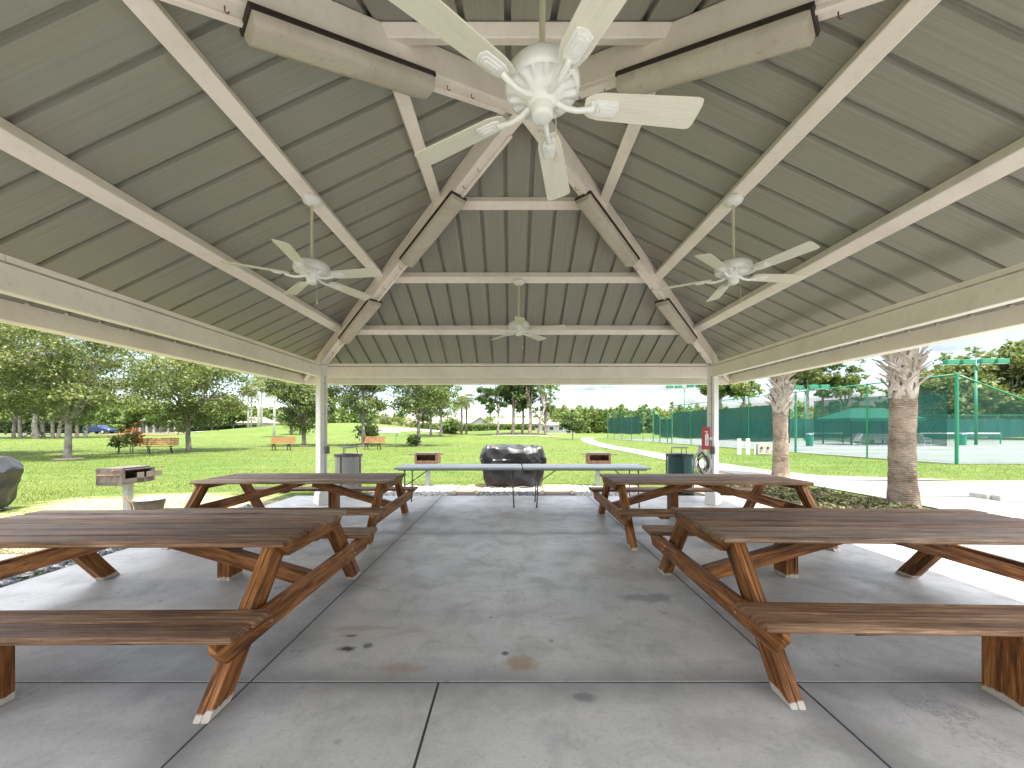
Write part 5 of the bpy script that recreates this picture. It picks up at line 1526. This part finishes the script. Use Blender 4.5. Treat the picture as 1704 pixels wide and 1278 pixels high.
# shelter on the court
xs, ys = px_x(1444, 35), 35
t = thing('court_shelter', 'green fabric shelter with hip roof on the tennis court behind the palm', 'shelter', (xs, ys, 0))
b = MB(); hw, hd, ze, zr = 3.3, 1.9, 2.35, 3.3
vs = [(-hw, -hd, ze), (hw, -hd, ze), (hw, hd, ze), (-hw, hd, ze), (-hw * .45, 0, zr), (hw * .45, 0, zr), (-hw, -hd, ze - .28), (hw, -hd, ze - .28), (hw, hd, ze - .28), (-hw, hd, ze - .28)]
b.poly(vs, [(0, 1, 5, 4), (2, 3, 4, 5), (1, 2, 5), (3, 0, 4), (6, 7, 1, 0), (7, 8, 2, 1), (8, 9, 3, 2), (9, 6, 0, 3)]); b.build('canopy', M['canopy'], t)
for sx in (-1, 1):
    for sy in (-1, 1):
        b = MB(); b.tube([(sx * hw * .86, sy * hd * .8, 0), (sx * hw * .86, sy * hd * .8, ze)], .06, 8); b.build('post', M['bin_green'], t)
t = thing('spectator_bench', 'white slatted spectator bench under the green shelter', 'bench', (xs + .8, ys + .3, 0))
b = MB()
for k in range(2): b.box((0, -.15 + k * .2, .45), (3.6, .17, .04))
b.build('seat', M['white'], t)
b = MB()
for k in range(3): b.box((0, .3, .6 + k * .15), (3.6, .04, .11))
b.build('backrest', M['white'], t)
for sx in (-1.5, 0, 1.5):
    b = MB(); b.box((sx, .05, .22), (.06, .4, .43)); b.box((sx, .34, .5), (.06, .04, .9)); b.build('leg', M['white'], t)
def chair(label, px, Y, rz, mat='white'):
    t = thing('lounge_chair', label, 'chair', (px_x(px, Y), Y, 0), rz, 'white court chairs')
    b = MB(); b.box((0, 0, .40), (.55, .52, .04)); b.build('seat', M[mat], t)
    b = MB(); b.box((-.36, 0, .72), (.05, .52, .62), Matrix.Rotation(R(-22), 3, 'Y')); b.build('backrest', M[mat], t)
    for s in (-1, 1):
        b = MB(); b.tube([(-.35, s * .27, .6), (.0, s * .27, .64), (.28, s * .27, .60), (.32, s * .27, .02)], .02, 6); b.tube([(-.2, s * .27, .4), (-.30, s * .27, .02)], .02, 6); b.build('leg', M[mat], t)
chair('white reclined court chair right of the thick palm trunk', 1538, 32.5, 0)
chair('white court chair left of the green shelter post', 1422, 33.5, R(180))
def court_bin(label, px, Y):
    t = thing('court_bin', label, 'litter bin', (px_x(px, Y), Y, 0), 0, 'green bins on the tennis court')
    b = MB(); b.lathe([(0, 0), (.24, 0), (.30, .85), (.28, .87)], 16); b.build('barrel', M['canopy'], t); b = MB(); b.lathe([(.31, .86), (.31, .93), (.2, 1.05), (0, 1.08)], 16); b.build('lid', M['bin_green'], t)
court_bin('green court bin left of the nearer tennis net', 1347, 32)
court_bin('pale green court bin right of the thick corner post', 1601, 33.5)
# court lamps
def court_lamp(label, px, Y, h, arm=1.5, r=.1):
    x = px_x(px, Y); t = thing('court_lamp', label, 'court lamp', (x, Y, 0), 0, 'green court lamps')
    b = MB(); b.tube([(0, 0, 0), (0, 0, h - .3)], r, 12, rs=[r * 1.1, r * .8]); b.build('pole', M['green_post'], t, smooth=True)
    for s in (-1, 1):
        b = MB(); b.tube([(0, s * .1, h - .8), (s * .15, s * .1, h - .35), (s * .5, s * .1, h - .12), (s * arm, s * .1, h - .08)], r * .6, 8); ar = b.build('arm', M['green_post'], t, smooth=True)
        for q in (0, 1):
            b = MB(); b.box((s * (arm * .65 + q * 1.35), s * .1, h - .05 + .12 * (s > 0)), (1.05, .45, .40), None, 0); lh = b.build('lamp_head', M['green_post'], ar, bevel=.04)
            b = MB(); b.box((s * (arm * .65 + q * 1.35), s * .1, h - .262 + .12 * (s > 0)), (.9, .36, .03)); b.build('lens', M['white'], lh)
court_lamp('tall double green court lamp in front of the big oaks at the right', 1624, 34, 7.35)
court_lamp('far green court lamp left of the right post', 1139, 60, 8.0, r=.09)
court_lamp('green court lamp just above the fence right of the left cabbage palm', 1340, 46, 6.4, r=.09)

# white utility posts and box by the court fence
for px, lab in ((1230, 'left one of two white utility posts near the court fence'), (1244.5, 'right one of two white utility posts near the court fence')):
    Y = 21.6; b = MB(); b.box((0, 0, .43), (.15, .15, .86), None, 2); b.box((0, 0, .875), (.165, .165, .03))
    tag(b.build('utility_post', M['white'], bevel=.01, loc=(px_x(px, Y), Y, -.02)), lab, 'post', 'white utility posts')
t = thing('utility_box', 'low pale utility box with meters right of the white utility posts', 'utility box', (px_x(1270, 21.4), 21.4, -.02))
b = MB(); b.box((0, 0, .34), (.75, .3, .62)); b.build('cabinet', M['wall_cream'], t, bevel=.015)
for sx in (-.2, .15):
    b = MB(); b.tube([(sx, -.15, .40), (sx, -.2, .40)], .06, 12); b.build('meter', M['dark'], t)
for sx in (-.46,):
    b = MB(); b.tube([(sx, 0, 0), (sx, 0, .62)], .04, 8); b.build('pipe', M['white'], t)
t = thing('marker_stake', 'thin dark marker stake on the lawn between the middle bench and the airy oak', 'stake', (px_x(659, 27), 27, -.03))
b = MB(); b.tube([(0, 0, 0), (0, 0, 1.1)], .014, 6); b.box((.06, 0, 1.02), (.12, .008, .09)); b.build('stake', M['bin_green'], t)

# ------------------------------------------------------------------ ground cover and grass
def in_poly(x, y, P):
    c = False; n = len(P)
    for i in range(n):
        x0, y0 = P[i]; x1, y1 = P[(i + 1) % n]
        if (y0 > y) != (y1 > y) and x < (x1 - x0) * (y - y0) / (y1 - y0) + x0: c = not c
    return c
BED = [(4.95, 6.0), (6.0, 5.95), (6.95, 6.5), (7.05, 7.4), (6.5, 9.3), (5.8, 10.6), (4.9, 9.6), (4.3, 8.5), (4.9, 8.25)]
rg = np.random.default_rng(4); c = []
while len(c) < 9000:
    x, y = rg.uniform(4.2, 7.3), rg.uniform(5.8, 10.8)
    if in_poly(x, y, BED): c.append((x, y, rg.uniform(.0, .10) + .05 * math.sin(x * 5) * math.sin(y * 4)))
c = np.array(c)
o = leaf_mesh('ground_cover', c, .055, .45 + .2 * np.sin(c[:, 0] * 3.1) * np.sin(c[:, 1] * 2.7) + .22 * rg.normal(size=len(c)), M['cover_leaf'], aspect=2.2, rng=rg, upbias=.6)
tag(o, 'dry leafy ground cover bed between the right post and the thick palm', 'ground cover', kind='stuff')

def grass():
    rg = np.random.default_rng(9)
    n = 260000
    Y = 4.5 + (62 - 4.5) * rg.random(n) ** 2.3
    X = (rg.random(n) * 2 - 1) * 1.38 * Y
    keep = rg.random(n) < np.clip((62 - Y) / 40, 0, 1)
    keep &= ~((X > -5.2) & (X < 4.9) & (Y < 8.36))
    keep &= ~((X > -3.25) & (X < 3.15) & (Y < 9.92))
    left = np.interp(Y, [0, 5.2, 5.9, 6.9, 8.2, 9.9, 10.6, 11.8, 13, 16, 24, 31, 40], [4.87, 4.87, 7.0, 7.75, 7.78, 7.7, 7.5, 7.2, 7.05, 7.05, 7.15, 7.0, 7.6])
    right = np.interp(Y, [0, 8.3, 8.4, 10.3, 10.95, 11.9, 13.6, 16.5, 24, 31.6, 40], [99, 99, 99, 99, 12.6, 9.5, 8.95, 8.75, 8.8, 8.6, 9.1])
    isl = (X > 9.9) & (Y > 7.9 + (X - 9.86) * .017) & (Y < 8.2 + (X - 9.86) * .043)
    keep &= ~((X > left) & (X < right)) | isl
    far = (X > 12.6) & (Y < 10.96); keep &= ~far | isl
    keep &= ~((X > 18.3 - .113 * (Y - 15.8)) & (Y > 15.9))
    keep &= ~((X > 5.0) & (X < 6.9) & (Y > 6.0) & (Y < 9.6) & (rg.random(n) < .93))
    keep &= ~((X > 4.1) & (X < 7.0) & (np.abs((Y - 8.32) - (X - 4.0) * 1.1) < .9) & (X > 4.0) & (rg.random(n) < .6))
    patch = ((X + 7.0) / 2.6) ** 2 + ((Y - 7.4) / 1.5) ** 2 < 1.1
    keep &= ~(patch & (rg.random(n) < .75))
    X, Y = X[keep], Y[keep]; n = len(X)
    # noise-like clumping
    cl = np.sin(X * 1.3 + 2 * np.sin(Y * .7)) * np.sin(Y * 1.9 + 1.5 * np.sin(X * .5)) + .5 * np.sin(X * 4.1) * np.sin(Y * 3.7)
    tone = np.clip(.48 + .17 * cl + .14 * np.sin(X * .23 + 1) * np.sin(Y * .31 + X * .11) + .12 * rg.normal(size=n), 0, 1)
    hgt = (.022 + .024 * rg.random(n)) * (1 + .3 * cl) * (1 + np.minimum(Y, 30) * .008)
    wid = .003 + .0004 * Y
    az = rg.random(n) * 6.283; ln = rg.random(n) * .9
    dx, dy = np.cos(az), np.sin(az)
    Z = np.array([gz(a, b) if b > 29 else 0 for a, b in zip(X, Y)]) + LAWN_DZ
    v = np.empty((n, 3, 3))
    v[:, 0] = np.stack([X - dy * wid, Y + dx * wid, Z - .005], 1); v[:, 1] = np.stack([X + dy * wid, Y - dx * wid, Z - .005], 1)
    v[:, 2] = np.stack([X + dx * hgt * ln, Y + dy * hgt * ln, Z + hgt], 1)
    me = bpy.data.meshes.new('grass'); me.vertices.add(n * 3); me.loops.add(n * 3); me.polygons.add(n)
    me.vertices.foreach_set('co', v.reshape(-1).astype(np.float32)); me.loops.foreach_set('vertex_index', np.arange(n * 3, dtype=np.int32))
    me.polygons.foreach_set('loop_start', np.arange(n, dtype=np.int32) * 3); me.polygons.foreach_set('loop_total', np.full(n, 3, dtype=np.int32))
    at = me.attributes.new('tone', 'FLOAT', 'POINT'); at.data.foreach_set('value', np.repeat(tone, 3).astype(np.float32))
    me.materials.append(M['grass_leaf']); me.update(); me.validate()
    o = bpy.data.objects.new('grass', me); COL.objects.link(o)
    tag(o, 'short sunlit green lawn grass around the pavilion', 'grass', kind='stuff')
grass()
